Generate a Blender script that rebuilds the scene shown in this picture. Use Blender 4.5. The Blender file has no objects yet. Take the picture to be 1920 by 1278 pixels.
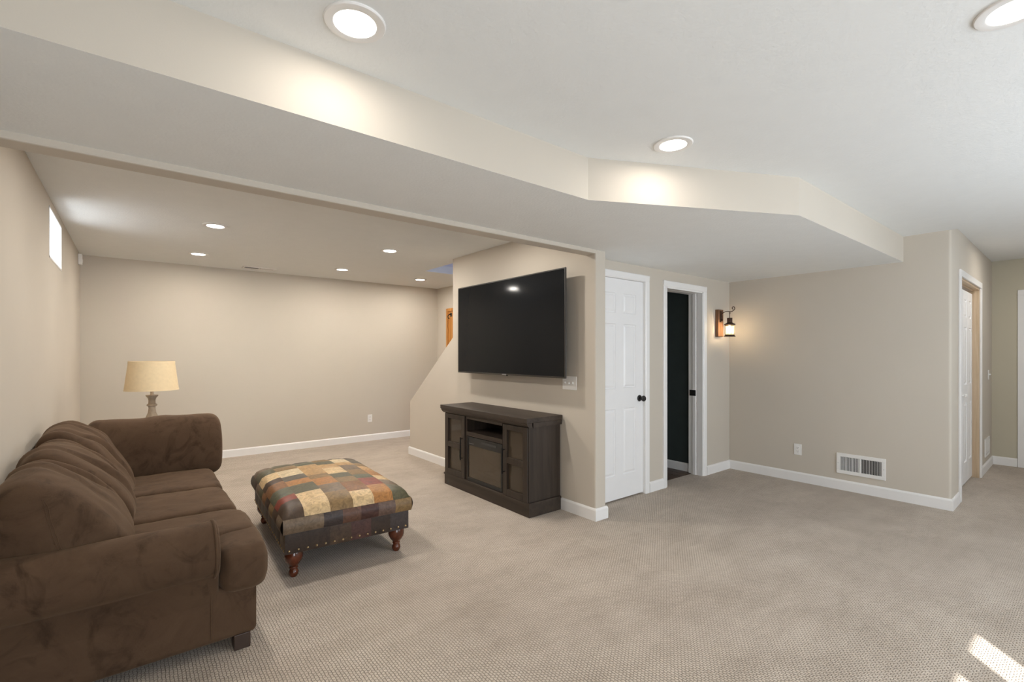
import bpy, bmesh, math, random
from mathutils import Vector, Matrix, noise

S = bpy.context.scene
COL = S.collection
PI = math.pi
random.seed(7)

# ------------------------------------------------------------------ camera
cam_d = bpy.data.cameras.new('camera')
cam = bpy.data.objects.new('camera', cam_d)
COL.objects.link(cam)
cam.location = (0, 0, 1.355)
cam.rotation_euler = (PI / 2, 0, -math.radians(38.56))
cam_d.sensor_width = 36.0
cam_d.lens = 892.0 / 1920.0 * 36.0
cam_d.shift_y = 23.0 / 1920.0
cam_d.clip_start = 0.02
S.camera = cam

# ------------------------------------------------------------------ world, sun, daylight, exposure
W = bpy.data.worlds.new('world')
S.world = W
W.use_nodes = True
W.node_tree.nodes['Background'].inputs[0].default_value = (0.62, 0.78, 1.0, 1)
W.node_tree.nodes['Background'].inputs[1].default_value = 1.0

S.view_settings.view_transform = 'Standard'
S.view_settings.look = 'None'
S.view_settings.gamma = 1.0
S.view_settings.use_curve_mapping = False
S.view_settings.exposure = 0.70
S.cycles.max_bounces = 12
S.cycles.diffuse_bounces = 8
S.cycles.glossy_bounces = 4
S.cycles.transparent_max_bounces = 8
S.cycles.caustics_reflective = False
S.cycles.caustics_refractive = False
S.cycles.sample_clamp_indirect = 6.0


def light(name, kind, loc, energy, color=(1, 1, 1), **kw):
    d = bpy.data.lights.new(name, kind)
    d.energy = energy
    d.color = color
    for k, v in kw.items():
        setattr(d, k, v)
    o = bpy.data.objects.new(name, d)
    COL.objects.link(o)
    o.location = loc
    return o


def aim(o, direction):
    o.rotation_euler = Vector(direction).to_track_quat('-Z', 'Y').to_euler()


sun = light('sun', 'SUN', (-3, -5, 5), 11.0, (1.0, 0.97, 0.93), angle=0.006)
aim(sun, (2.588, 2.394, -1.95))
DAY = (0.84, 0.92, 1.0)
d1 = light('daylight_patio', 'AREA', (0.22, -2.12, 1.1), 54, DAY, shape='RECTANGLE', size=1.0, size_y=1.9)
aim(d1, (0.1, 1, 0.45))
d2 = light('daylight_window', 'AREA', (3.6, -2.12, 1.35), 68, DAY, shape='RECTANGLE', size=2.6, size_y=1.3)
aim(d2, (0, 1, 0.6))
d3 = light('daylight_well', 'AREA', (-0.86, 5.0, 2.10), 5.5, (0.86, 0.93, 1.0), shape='RECTANGLE', size=0.70, size_y=0.40)
aim(d3, (1, 0.0, 0.35))
d4 = light('daylight_stairhead', 'AREA', (3.55, 3.4, 4.6), 14, (0.62, 0.72, 1.0), shape='RECTANGLE', size=0.8, size_y=0.8)
aim(d4, (0, 0.55, -1))
CAN_W = 9.0          # watts of each recessed light over the sofa area
CAN_M = 1.5          # the ones over the front of the room are dimmed
CAN_C = (1.0, 0.94, 0.86)


# ------------------------------------------------------------------ node materials
def new_mat(name):
    m = bpy.data.materials.new(name)
    m.use_nodes = True
    nt = m.node_tree
    b = nt.nodes['Principled BSDF']
    return m, nt, b


def N(nt, kind, **kw):
    n = nt.nodes.new(kind)
    for k, v in kw.items():
        if k in n.inputs:
            n.inputs[k].default_value = v
        else:
            setattr(n, k, v)
    return n


def coords(nt, scale=(1, 1, 1), rot=(0, 0, 0)):
    t = N(nt, 'ShaderNodeTexCoord')
    mp = N(nt, 'ShaderNodeMapping')
    mp.inputs['Scale'].default_value = scale
    mp.inputs['Rotation'].default_value = rot
    nt.links.new(t.outputs['Object'], mp.inputs['Vector'])
    return mp.outputs['Vector']


def ramp(nt, fac, stops):
    r = N(nt, 'ShaderNodeValToRGB')
    e = r.color_ramp.elements
    while len(e) < len(stops):
        e.new(0.5)
    for i, (p, c) in enumerate(stops):
        e[i].position = p
        e[i].color = (c[0], c[1], c[2], 1)
    nt.links.new(fac, r.inputs['Fac'])
    return r.outputs['Color']


def bump(nt, b, height, strength, dist):
    bp = N(nt, 'ShaderNodeBump')
    bp.inputs['Strength'].default_value = strength
    bp.inputs['Distance'].default_value = dist
    nt.links.new(height, bp.inputs['Height'])
    nt.links.new(bp.outputs['Normal'], b.inputs['Normal'])


def plain(name, col, rough=0.5, metal=0.0, vary=0.06, scale=9.0, spec=0.5, bmp=0.0, bscale=60.0, bdist=0.002, **kw):
    """base colour with a faint noise variation and optional fine relief"""
    m, nt, b = new_mat(name)
    v = coords(nt)
    n = N(nt, 'ShaderNodeTexNoise', Scale=scale, Detail=3.0)
    nt.links.new(v, n.inputs['Vector'])
    lo = tuple(c * (1 - vary) for c in col)
    hi = tuple(min(1, c * (1 + vary)) for c in col)
    nt.links.new(ramp(nt, n.outputs['Fac'], [(0.3, lo), (0.7, hi)]), b.inputs['Base Color'])
    b.inputs['Roughness'].default_value = rough
    b.inputs['Metallic'].default_value = metal
    b.inputs['Specular IOR Level'].default_value = spec
    for k, val in kw.items():
        b.inputs[k.replace('_', ' ')].default_value = val
    if bmp:
        n2 = N(nt, 'ShaderNodeTexNoise', Scale=bscale, Detail=4.0)
        nt.links.new(v, n2.inputs['Vector'])
        bump(nt, b, n2.outputs['Fac'], bmp, bdist)
    return m


def wood(name, dark, light_, axis='z', scale=1.0, rough=0.5, spec=0.4):
    m, nt, b = new_mat(name)
    sc = {'x': (1.2, 22, 22), 'y': (22, 1.2, 22), 'z': (22, 22, 1.2)}[axis]
    v = coords(nt, tuple(s * scale for s in sc))
    n = N(nt, 'ShaderNodeTexNoise', Scale=1.0, Detail=6.0, Roughness=0.62, Distortion=0.6)
    nt.links.new(v, n.inputs['Vector'])
    nt.links.new(ramp(nt, n.outputs['Fac'], [(0.32, dark), (0.68, light_)]), b.inputs['Base Color'])
    b.inputs['Roughness'].default_value = rough
    b.inputs['Specular IOR Level'].default_value = spec
    bump(nt, b, n.outputs['Fac'], 0.25, 0.001)
    return m


def emissive(name, col, strength):
    m, nt, b = new_mat(name)
    b.inputs['Base Color'].default_value = (0.9, 0.9, 0.9, 1)
    b.inputs['Emission Color'].default_value = (*col, 1)
    b.inputs['Emission Strength'].default_value = strength
    return m


def carpet_mat():
    m, nt, b = new_mat('loop_carpet')
    v = coords(nt)
    # rows of loops run along y; each row is a string of loops
    br = N(nt, 'ShaderNodeTexBrick', offset=0.5, squash=1.0)
    br.inputs['Scale'].default_value = 1.0
    br.inputs['Brick Width'].default_value = 0.018
    br.inputs['Row Height'].default_value = 0.0135
    br.inputs['Mortar Size'].default_value = 0.0022
    br.inputs['Mortar Smooth'].default_value = 1.0
    br.inputs['Color1'].default_value = (1, 1, 1, 1)
    br.inputs['Color2'].default_value = (0.72, 0.72, 0.72, 1)
    br.inputs['Mortar'].default_value = (0.28, 0.28, 0.28, 1)
    wob = N(nt, 'ShaderNodeTexNoise', Scale=55.0, Detail=2.0)
    nt.links.new(v, wob.inputs['Vector'])
    sub = N(nt, 'ShaderNodeVectorMath', operation='SUBTRACT')
    sub.inputs[1].default_value = (0.5, 0.5, 0.5)
    nt.links.new(wob.outputs['Color'], sub.inputs[0])
    sca = N(nt, 'ShaderNodeVectorMath', operation='SCALE')
    sca.inputs['Scale'].default_value = 0.010
    nt.links.new(sub.outputs[0], sca.inputs[0])
    mp = N(nt, 'ShaderNodeMapping')
    mp.inputs['Rotation'].default_value = (0, 0, PI / 2)
    nt.links.new(v, mp.inputs['Vector'])
    add = N(nt, 'ShaderNodeVectorMath', operation='ADD')
    nt.links.new(mp.outputs[0], add.inputs[0])
    nt.links.new(sca.outputs[0], add.inputs[1])
    nt.links.new(add.outputs[0], br.inputs['Vector'])
    stv = coords(nt, (1.1, 2.6, 1.0), (0, 0, 0.5))
    streak = N(nt, 'ShaderNodeTexNoise', Scale=2.3, Detail=6.0, Roughness=0.7, Distortion=0.5)
    nt.links.new(stv, streak.inputs['Vector'])
    scol = ramp(nt, streak.outputs['Fac'], [(0.32, (0.87, 0.858, 0.842)), (0.60, (1.0, 1.0, 1.0))])
    fine = N(nt, 'ShaderNodeTexNoise', Scale=260.0, Detail=3.0)
    nt.links.new(v, fine.inputs['Vector'])
    broad = N(nt, 'ShaderNodeTexNoise', Scale=1.7, Detail=5.0, Roughness=0.65)
    nt.links.new(v, broad.inputs['Vector'])
    base = ramp(nt, broad.outputs['Fac'], [(0.3, (0.545, 0.465, 0.385)), (0.72, (0.69, 0.60, 0.505))])
    loops = ramp(nt, br.outputs['Color'], [(0.25, (0.42, 0.39, 0.37)), (0.8, (1.0, 1.0, 1.0))])
    fcol = ramp(nt, fine.outputs['Fac'], [(0.3, (0.78, 0.77, 0.76)), (0.65, (1.0, 1.0, 1.0))])
    m1 = N(nt, 'ShaderNodeMix', data_type='RGBA', blend_type='MULTIPLY')
    m1.inputs['Factor'].default_value = 0.85
    nt.links.new(base, m1.inputs[6])
    nt.links.new(loops, m1.inputs[7])
    m2 = N(nt, 'ShaderNodeMix', data_type='RGBA', blend_type='MULTIPLY')
    m2.inputs['Factor'].default_value = 1.0
    nt.links.new(m1.outputs[2], m2.inputs[6])
    nt.links.new(fcol, m2.inputs[7])
    m3 = N(nt, 'ShaderNodeMix', data_type='RGBA', blend_type='MULTIPLY')
    m3.inputs['Factor'].default_value = 1.0
    nt.links.new(m2.outputs[2], m3.inputs[6])
    nt.links.new(scol, m3.inputs[7])
    nt.links.new(m3.outputs[2], b.inputs['Base Color'])
    b.inputs['Roughness'].default_value = 1.0
    b.inputs['Specular IOR Level'].default_value = 0.05
    b.inputs['Sheen Weight'].default_value = 0.15
    bump(nt, b, br.outputs['Color'], 0.9, 0.006)
    return m


def microfibre():
    m, nt, b = new_mat('brown_microfibre')
    v = coords(nt)
    n = N(nt, 'ShaderNodeTexNoise', Scale=5.5, Detail=7.0, Roughness=0.72, Distortion=0.8)
    nt.links.new(v, n.inputs['Vector'])
    nt.links.new(ramp(nt, n.outputs['Fac'], [(0.30, (0.046, 0.0265, 0.0155)), (0.46, (0.072, 0.0420, 0.0245)), (0.75, (0.090, 0.054, 0.0315))]),
                 b.inputs['Base Color'])
    sm = N(nt, 'ShaderNodeTexNoise', Scale=7.5, Detail=5.0, Roughness=0.6, Distortion=1.2)
    sv = coords(nt, (1.0, 1.0, 0.6), (0.4, 0.5, 0.0))
    nt.links.new(sv, sm.inputs['Vector'])
    scol = ramp(nt, sm.outputs['Fac'], [(0.28, (0.50, 0.48, 0.46)), (0.46, (1.0, 1.0, 1.0))])
    mm = N(nt, 'ShaderNodeMix', data_type='RGBA', blend_type='MULTIPLY')
    mm.inputs['Factor'].default_value = 1.0
    src = b.inputs['Base Color'].links[0].from_socket
    nt.links.new(src, mm.inputs[6])
    nt.links.new(scol, mm.inputs[7])
    nt.links.new(mm.outputs[2], b.inputs['Base Color'])
    b.inputs['Roughness'].default_value = 0.9
    b.inputs['Specular IOR Level'].default_value = 0.15
    b.inputs['Sheen Weight'].default_value = 0.16
    b.inputs['Sheen Roughness'].default_value = 0.45
    b.inputs['Sheen Tint'].default_value = (0.85, 0.62, 0.42, 1)
    n2 = N(nt, 'ShaderNodeTexNoise', Scale=160.0, Detail=3.0)
    nt.links.new(v, n2.inputs['Vector'])
    bump(nt, b, n2.outputs['Fac'], 0.25, 0.002)
    return m


def leather(name, col, mottle=0.35):
    m, nt, b = new_mat(name)
    v = coords(nt)
    n = N(nt, 'ShaderNodeTexNoise', Scale=26.0, Detail=6.0, Roughness=0.65, Distortion=1.6)
    nt.links.new(v, n.inputs['Vector'])
    lo = tuple(c * (1 - mottle) for c in col)
    hi = tuple(min(1, c * (1 + mottle * 0.7)) for c in col)
    nt.links.new(ramp(nt, n.outputs['Fac'], [(0.32, lo), (0.62, hi)]), b.inputs['Base Color'])
    b.inputs['Roughness'].default_value = 0.48
    b.inputs['Specular IOR Level'].default_value = 0.32
    n2 = N(nt, 'ShaderNodeTexVoronoi', Scale=170.0)
    nt.links.new(v, n2.inputs['Vector'])
    bump(nt, b, n2.outputs['Distance'], 0.2, 0.001)
    return m


def see_through(name, tint, clear, rough=0.05):
    """thin pane: part clear, part reflecting"""
    m, nt, b = new_mat(name)
    b.inputs['Base Color'].default_value = (*tint, 1)
    b.inputs['Roughness'].default_value = rough
    tr = N(nt, 'ShaderNodeBsdfTransparent')
    mx = N(nt, 'ShaderNodeMixShader')
    mx.inputs[0].default_value = clear
    out = nt.nodes['Material Output']
    nt.links.new(b.outputs[0], mx.inputs[1])
    nt.links.new(tr.outputs[0], mx.inputs[2])
    nt.links.new(mx.outputs[0], out.inputs['Surface'])
    return m


M = {
    'wall': plain('beige_wall_paint', (0.55, 0.497, 0.425), 0.85, vary=0.012, scale=2.0, spec=0.2, bmp=0.08, bscale=190.0, bdist=0.002),
    'ceiling': plain('white_ceiling_texture', (0.79, 0.80, 0.79), 0.95, vary=0.01, spec=0.1, bmp=0.35, bscale=75.0, bdist=0.004),
    'trim': plain('white_trim_paint', (0.80, 0.785, 0.77), 0.35, vary=0.01, spec=0.45),
    'door': plain('white_door_paint', (0.80, 0.79, 0.785), 0.4, vary=0.01, spec=0.45),
    'plastic': plain('white_plastic', (0.80, 0.785, 0.76), 0.3, vary=0.01),
    'metal_white': plain('white_enamel', (0.80, 0.78, 0.755), 0.35, vary=0.01),
    'slot': plain('dark_slot', (0.05, 0.048, 0.045), 0.7),
    'rawwood': wood('raw_pine_jamb', (0.46, 0.33, 0.205), (0.62, 0.48, 0.335), 'z'),
    'oak': wood('honey_oak', (0.33, 0.13, 0.025), (0.58, 0.27, 0.07), 'z', 1.2),
    'espresso': wood('espresso_wood_upright', (0.022, 0.0150, 0.0105), (0.050, 0.0355, 0.0260), 'z', 0.9, 0.5),
    'espresso_y': wood('espresso_wood_along', (0.025, 0.0172, 0.0122), (0.054, 0.0385, 0.0280), 'y', 0.9, 0.5),
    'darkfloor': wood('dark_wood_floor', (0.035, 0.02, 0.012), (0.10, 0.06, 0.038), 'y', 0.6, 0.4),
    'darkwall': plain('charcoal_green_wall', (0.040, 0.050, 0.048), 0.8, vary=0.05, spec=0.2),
    'footwood': plain('brown_foot_wood', (0.045, 0.024, 0.015), 0.5, vary=0.2),
    'handleblack': plain('matt_black_handle', (0.004, 0.004, 0.004), 0.55, spec=0.2),
    'black': plain('black_metal', (0.014, 0.013, 0.013), 0.4, spec=0.5),
    'blackplastic': plain('black_plastic', (0.012, 0.012, 0.012), 0.45),
    'bezel': plain('dark_bezel', (0.022, 0.017, 0.013), 0.35),
    'screen': plain('television_screen', (0.0095, 0.0105, 0.0118), 0.08, vary=0.01, spec=0.13),
    'grey': plain('grey_print', (0.45, 0.45, 0.45), 0.5),
    'mahogany': plain('turned_mahogany', (0.095, 0.024, 0.010), 0.18, vary=0.35, scale=22.0, spec=0.6),
    'brass': plain('antique_brass', (0.50, 0.36, 0.20), 0.32, metal=1.0),
    'core': plain('seam_leather', (0.055, 0.032, 0.020), 0.6),
    'shade': plain('cream_linen', (0.78, 0.625, 0.40), 0.9, vary=0.03, scale=40.0, spec=0.1, bmp=0.1, bscale=300.0),
    'shadetrim': plain('cream_binding', (0.78, 0.63, 0.40), 0.8),
    'lampbody': plain('weathered_lamp_wood', (0.40, 0.325, 0.24), 0.7, vary=0.22, scale=18.0),
    'rust': plain('rust_bronze', (0.060, 0.030, 0.018), 0.55, vary=0.4, scale=60.0, metal=0.5),
    'barn': wood('barn_wood', (0.055, 0.028, 0.016), (0.33, 0.16, 0.075), 'z', 2.6, 0.7),
    'lantern_glass': see_through('lantern_glass', (0.9, 0.72, 0.45), 0.75, 0.1),
    'bulb': emissive('lit_bulb', (1.0, 0.76, 0.42), 55.0),
    'lens': emissive('led_lens', CAN_C, 6.0),
    'smoked': see_through('smoked_glass_reflection', (0.078, 0.058, 0.039), 0.25, 0.06),  # dark glass whose brownish reflection is put into the tint
    'fireglass': see_through('firebox_glass', (0.098, 0.074, 0.049), 0.30, 0.08),  # base tint lifted to stand for what the glass reflects
    'log': plain('charred_log', (0.13, 0.07, 0.04), 0.9, vary=0.6, scale=30.0),
    'ember': plain('ember_bed', (0.045, 0.03, 0.022), 0.95, vary=0.7, scale=45.0),
    'pane': see_through('window_pane', (0.9, 0.95, 0.95), 0.9, 0.02),
    'stair_bluetint': plain('stairwell_daylight_tint', (0.66, 0.665, 0.72), 0.9, vary=0.01),  # white walls, with the blue of the daylight put into the colour
}
M['wall_hall'] = plain('olive_beige_wall', (0.51, 0.47, 0.37), 0.85, vary=0.012, scale=2.0, spec=0.2)  # hall end wall colour, greener than the other walls
M['carpet'] = carpet_mat()
M['sofa'] = microfibre()
M['slotmark'] = M['slot']


# ------------------------------------------------------------------ mesh helpers (all in world coordinates)
class MB:
    def __init__(self):
        self.v, self.f = [], []

    def add(self, verts, faces):
        o = len(self.v)
        self.v += [tuple(p) for p in verts]
        self.f += [tuple(i + o for i in f) for f in faces]
        return self

    def box(self, x0, x1, y0, y1, z0, z1):
        p = [(x0, y0, z0), (x1, y0, z0), (x1, y1, z0), (x0, y1, z0), (x0, y0, z1), (x1, y0, z1), (x1, y1, z1), (x0, y1, z1)]
        return self.add(p, [(0, 3, 2, 1), (4, 5, 6, 7), (0, 1, 5, 4), (1, 2, 6, 5), (2, 3, 7, 6), (3, 0, 4, 7)])

    def prism(self, plan, z0, z1):
        n = len(plan)
        self.add([(x, y, z0) for x, y in plan] + [(x, y, z1) for x, y in plan],
                 [tuple(range(n))[::-1], tuple(range(n, 2 * n))] + [(i, (i + 1) % n, n + (i + 1) % n, n + i) for i in range(n)])
        return self

    def extrude_x(self, prof, x0, x1):          # prof: (y, z)
        n = len(prof)
        self.add([(x0, y, z) for y, z in prof] + [(x1, y, z) for y, z in prof],
                 [tuple(range(n)), tuple(range(n, 2 * n))[::-1]] + [(i, n + i, n + (i + 1) % n, (i + 1) % n) for i in range(n)])
        return self

    def extrude_y(self, prof, y0, y1):          # prof: (x, z)
        n = len(prof)
        self.add([(x, y0, z) for x, z in prof] + [(x, y1, z) for x, z in prof],
                 [tuple(range(n))[::-1], tuple(range(n, 2 * n))] + [(i, (i + 1) % n, n + (i + 1) % n, n + i) for i in range(n)])
        return self

    def lathe(self, c, prof, seg=24, axis='z', sq=1.0):     # prof: (radius, along)
        cx, cy, cz = c
        vs = []
        for r, h in prof:
            for k in range(seg):
                a = 2 * PI * k / seg
                u, w = r * math.cos(a), r * math.sin(a) * sq
                vs.append({'z': (cx + u, cy + w, cz + h), 'x': (cx + h, cy + u, cz + w), 'y': (cx + w, cy + h, cz + u)}[axis])
        fs = []
        for i in range(len(prof) - 1):
            for k in range(seg):
                a, b = i * seg + k, i * seg + (k + 1) % seg
                fs.append((a, b, b + seg, a + seg))
        fs.append(tuple(range(seg))[::-1])
        fs.append(tuple(range((len(prof) - 1) * seg, len(prof) * seg)))
        return self.add(vs, fs)

    def tube(self, pts, r, seg=8, close=False):
        pts = [Vector(p) for p in pts]
        n = len(pts)
        vs = []
        up = None
        for i, p in enumerate(pts):
            a = pts[(i - 1) % n] if (close or i > 0) else p
            b = pts[(i + 1) % n] if (close or i < n - 1) else p
            d = (b - a).normalized()
            if up is None:
                up = d.orthogonal().normalized()
            up = (up - d * up.dot(d)).normalized()
            w = d.cross(up)
            rr = r[i] if isinstance(r, (list, tuple)) else r
            vs += [p + (up * math.cos(2 * PI * k / seg) + w * math.sin(2 * PI * k / seg)) * rr for k in range(seg)]
        fs = []
        for i in range(n if close else n - 1):
            j = (i + 1) % n
            for k in range(seg):
                fs.append((i * seg + k, i * seg + (k + 1) % seg, j * seg + (k + 1) % seg, j * seg + k))
        if not close:
            fs += [tuple(range(seg))[::-1], tuple(range((n - 1) * seg, n * seg))]
        return self.add(vs, fs)

    def grid(self, fn, nu, nv):
        vs = [fn(i / nu, j / nv) for j in range(nv + 1) for i in range(nu + 1)]
        fs = [(j * (nu + 1) + i, j * (nu + 1) + i + 1, (j + 1) * (nu + 1) + i + 1, (j + 1) * (nu + 1) + i) for j in range(nv) for i in range(nu)]
        return self.add(vs, fs)

    def soft(self, c, half, n=5.0, div=14, mat=None, wr=None):
        """soft rounded block: cube grid pulled onto a superellipsoid, then wrinkled by wr(point, normal)"""
        bm = bmesh.new()
        bmesh.ops.create_cube(bm, size=2.0)
        bmesh.ops.subdivide_edges(bm, edges=bm.edges[:], cuts=div, use_grid_fill=True)
        nn = n if isinstance(n, (list, tuple)) else (n, n, n)
        for v in bm.verts:
            p = v.co
            k = max(nn)
            s = (abs(p.x) ** nn[0] + abs(p.y) ** nn[1] + abs(p.z) ** nn[2]) ** (1.0 / (sum(nn) / 3))
            p = p / s
            v.co = Vector((p.x * half[0], p.y * half[1], p.z * half[2]))
        bm.normal_update()
        T = mat if mat is not None else Matrix.Identity(4)
        if wr:
            nrm = [v.normal.copy() for v in bm.verts]
            for v, q in zip(bm.verts, nrm):
                v.co = v.co + q * wr(v.co, half)
        cc = Vector(c)
        bm.verts.index_update()
        self.add([cc + (T @ v.co) for v in bm.verts], [tuple(v.index for v in f.verts) for f in bm.faces])
        bm.free()
        return self


def frame_loc(o):
    p = Vector((0, 0, 0))
    while o is not None:
        p = p + Vector(o.location)
        o = o.parent
    return p


def build(name, mb, mat, parent=None, smooth=False, bevel=0.0, seg=2, origin=None, angle=35, local=False):
    off = frame_loc(parent) if (parent is not None and not local) else Vector((0, 0, 0))
    org = Vector(origin) if origin is not None else off
    me = bpy.data.meshes.new(name)
    me.from_pydata([tuple(Vector(p) - org) for p in mb.v], [], mb.f)
    bm = bmesh.new()
    bm.from_mesh(me)
    bmesh.ops.recalc_face_normals(bm, faces=bm.faces)
    bm.to_mesh(me)
    bm.free()
    me.materials.append(mat)
    o = bpy.data.objects.new(name, me)
    COL.objects.link(o)
    if parent is not None:
        o.parent = parent
        o.location = org - off
    else:
        o.location = org
    if bevel:
        b = o.modifiers.new('bevel', 'BEVEL')
        b.width = bevel
        b.segments = seg
        b.limit_method = 'ANGLE'
        b.angle_limit = math.radians(40)
    if smooth:
        me.polygons.foreach_set('use_smooth', [True] * len(me.polygons))
        try:
            me.set_sharp_from_angle(angle=math.radians(angle))
        except Exception:
            pass
    return o


def tag(o, label, cat=None, group=None, kind=None):
    o['label'] = label
    if cat:
        o['category'] = cat
    if group:
        o['group'] = group
    if kind:
        o['kind'] = kind
    return o


def thing(name, loc, label, cat, group=None, rz=0.0, kind=None):
    o = bpy.data.objects.new(name, None)
    COL.objects.link(o)
    o.empty_display_size = 0.1
    o.location = loc
    o.rotation_euler = (0, 0, rz)
    return tag(o, label, cat, group, kind)


def struct(name, mb, mat, label, cat, bevel=0.0, smooth=False):
    o = build(name, mb, mat, bevel=bevel, smooth=smooth)
    return tag(o, label, cat, kind='structure')


def dup(o, parent=None):
    c = o.copy()
    COL.objects.link(c)
    c.parent = parent
    for ch in list(o.children):
        dup(ch, c)
    return c


def arc(cx, cy, r, a0, a1, n=6):
    return [(cx + r * math.cos(math.radians(a0 + (a1 - a0) * i / n)), cy + r * math.sin(math.radians(a0 + (a1 - a0) * i / n))) for i in range(n + 1)]


# ------------------------------------------------------------------ the room shell
XL, YB = -0.46, 7.15           # left wall, back wall
XT = 2.925                     # television wall face
XS = 4.07                      # stairwell outer wall
YD = 2.795                     # wall with the two doors
XR = 5.51                      # right wall
XH = 8.25                      # hall end
YF = -2.0                      # wall behind the viewer
ZM, ZL, ZS, ZH, ZHD = 2.42, 2.455, 2.19, 2.478, 2.16


def ycl(x):                    # face of the closet wall, a degree off square
    return 0.845 + 0.019 * (x - 5.52)


struct('floor', MB().box(XL - 0.1, XH + 0.1, YF - 0.1, YB + 0.1, -0.12, 0.0), M['carpet'],
       'beige looped carpet covering the whole basement floor', 'floor')

# left wall with the small high window
wy0, wy1, wz0, wz1 = 4.64, 5.377, 2.03, 2.395
w = MB()
w.box(XL - 0.28, XL, YF - 0.1, wy0, -0.05, 2.6).box(XL - 0.28, XL, wy1, YB + 0.1, -0.05, 2.6)
w.box(XL - 0.28, XL, wy0, wy1, -0.05, wz0).box(XL - 0.28, XL, wy0, wy1, wz1, 2.6)
struct('wall_left', w, M['wall'], 'beige wall behind the brown sofa with the small high window', 'wall')
win = thing('window_1', (XL - 0.1, (wy0 + wy1) / 2, wz0), 'small high basement window in the left wall, white reveal', 'window', kind='structure')
rv = MB()
t = 0.012
rv.box(XL - 0.28, XL + 0.002, wy0, wy0 + t, wz0, wz1).box(XL - 0.28, XL + 0.002, wy1 - t, wy1, wz0, wz1)
rv.box(XL - 0.28, XL + 0.002, wy0, wy1, wz0, wz0 + t).box(XL - 0.28, XL + 0.002, wy0, wy1, wz1 - t, wz1)
build('reveal', rv, M['trim'], win)
fr = MB()
fx0, fx1 = XL - 0.26, XL - 0.21
for a, b_, c, d in ((wy0 + t, wy0 + 0.05, wz0 + t, wz1 - t), (wy1 - 0.05, wy1 - t, wz0 + t, wz1 - t),
                    (wy0 + 0.05, wy1 - 0.05, wz0 + t, wz0 + 0.045), (wy0 + 0.05, wy1 - 0.05, wz1 - 0.045, wz1 - t)):
    fr.box(fx0, fx1, a, b_, c, d)
fo = build('window_frame', fr, M['trim'], win, bevel=0.003)
build('pane', MB().box(XL - 0.24, XL - 0.236, wy0 + 0.05, wy1 - 0.05, wz0 + 0.045, wz1 - 0.045), M['pane'], fo)

struct('wall_back', MB().box(XL, XS + 0.12, YB, YB + 0.12, -0.05, 2.6), M['wall'],
       'far beige wall behind the table lamp', 'wall')

# television wall: full height, then stepping down along the stairs
prof = [(2.585, -0.02), (5.885, -0.02), (5.885, 0.705), (4.785, 1.542), (4.785, 2.55), (2.585, 2.55)]
o = struct('wall_television', MB().extrude_x(prof, XT, XT + 0.125), M['wall'],
           'beige wall carrying the television, sloping down along the stairs at its far end', 'wall', bevel=0.012)
struct('wall_stair', MB().box(XS, XS + 0.12, YD + 0.12, YB, -0.05, 4.9), M['wall'],
       'beige wall on the far side of the staircase', 'wall')

# ceilings
struct('ceiling', MB().box(XL, 5.52, YF, 2.7, ZM, ZM + 0.1), M['ceiling'],
       'white textured ceiling over the front of the room', 'ceiling')
c = MB()
hx0, hx1, hy0, hy1 = 3.06, XS, 2.95, 5.71
c.box(XL, hx0, 2.7, YB, ZL, ZL + 0.1).box(hx0, XS, hy1, YB, ZL, ZL + 0.1)
struct('ceiling_left', c, M['ceiling'], 'white ceiling over the sofa end of the room', 'ceiling')
c = MB().box(5.52, XH, YF, 1.2, ZH, ZH + 0.1)
struct('ceiling_hall', c, M['ceiling'], 'white ceiling over the hall at the right', 'ceiling')

# stairwell above the opening
sw = MB()
sw.box(hx0 - 0.06, hx0, hy0, hy1, ZL + 0.001, 4.9).box(hx0 - 0.06, XS, hy1, hy1 + 0.06, ZL + 0.1, 4.9)
sw.box(hx0 - 0.06, XS, hy0 - 0.06, hy0, ZL, 4.9).box(hx0 - 0.06, XS, hy0 - 0.06, hy1 + 0.06, 4.9, 4.96)
struct('wall_stairwell', sw, M['stair_bluetint'], 'white stairwell walls, coloured with a bluish daylight tint, seen through the ceiling opening', 'wall')
st = MB()
for k in range(9):                                        # carpeted flight behind the sloping wall
    y1 = 5.60 - k * 0.255
    st.box(XT + 0.125, XS, y1 - 0.255, y1, 0.0, 0.19 * (k + 1))
struct('floor_stairs', st, M['carpet'], 'carpeted stair flight hidden behind the sloping wall', 'stairs', bevel=0.01)

# dropped soffit and header
plan = [(XL, 1.768), (1.94, 1.768), (3.155, 1.170), (XR, 1.170), (XR, YD), (XT + 0.125, YD), (XT + 0.125, 2.60), (XL, 2.60)]
sf = MB().prism(plan, ZS, ZM)
so = struct('ceiling_soffit', sf, M['wall'], 'dropped soffit with an angled corner, white underside and beige faces', 'soffit')
so.data.materials.append(M['ceiling'])
for p in so.data.polygons:
    if abs(p.normal.z) > 0.9:
        p.material_index = 1
struct('trim_header', MB().box(XL, XT, 2.58, 2.70, ZHD, 2.56), M['wall'],
       'narrow beige header under the soffit where the sofa area begins', 'beam', bevel=0.008)

# wall with the white door and the dark doorway
d0, d1_, dz = 3.155, 3.868, 2.045           # white door opening
p0, p1, pz = 4.225, 4.925, 2.03             # open doorway
w = MB()
YW = YD + 0.155
w.box(XT + 0.125, d0, YD, YW, -0.05, 2.5).box(d1_, p0, YD, YW, -0.05, 2.5).box(p1, XR, YD, YW, -0.05, 2.5)
w.box(d0, d1_, YD, YW, dz, 2.5).box(p0, p1, YD, YW, pz, 2.5)
struct('wall_door', w, M['wall'], 'beige wall with the white door and the dark doorway', 'wall')

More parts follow.
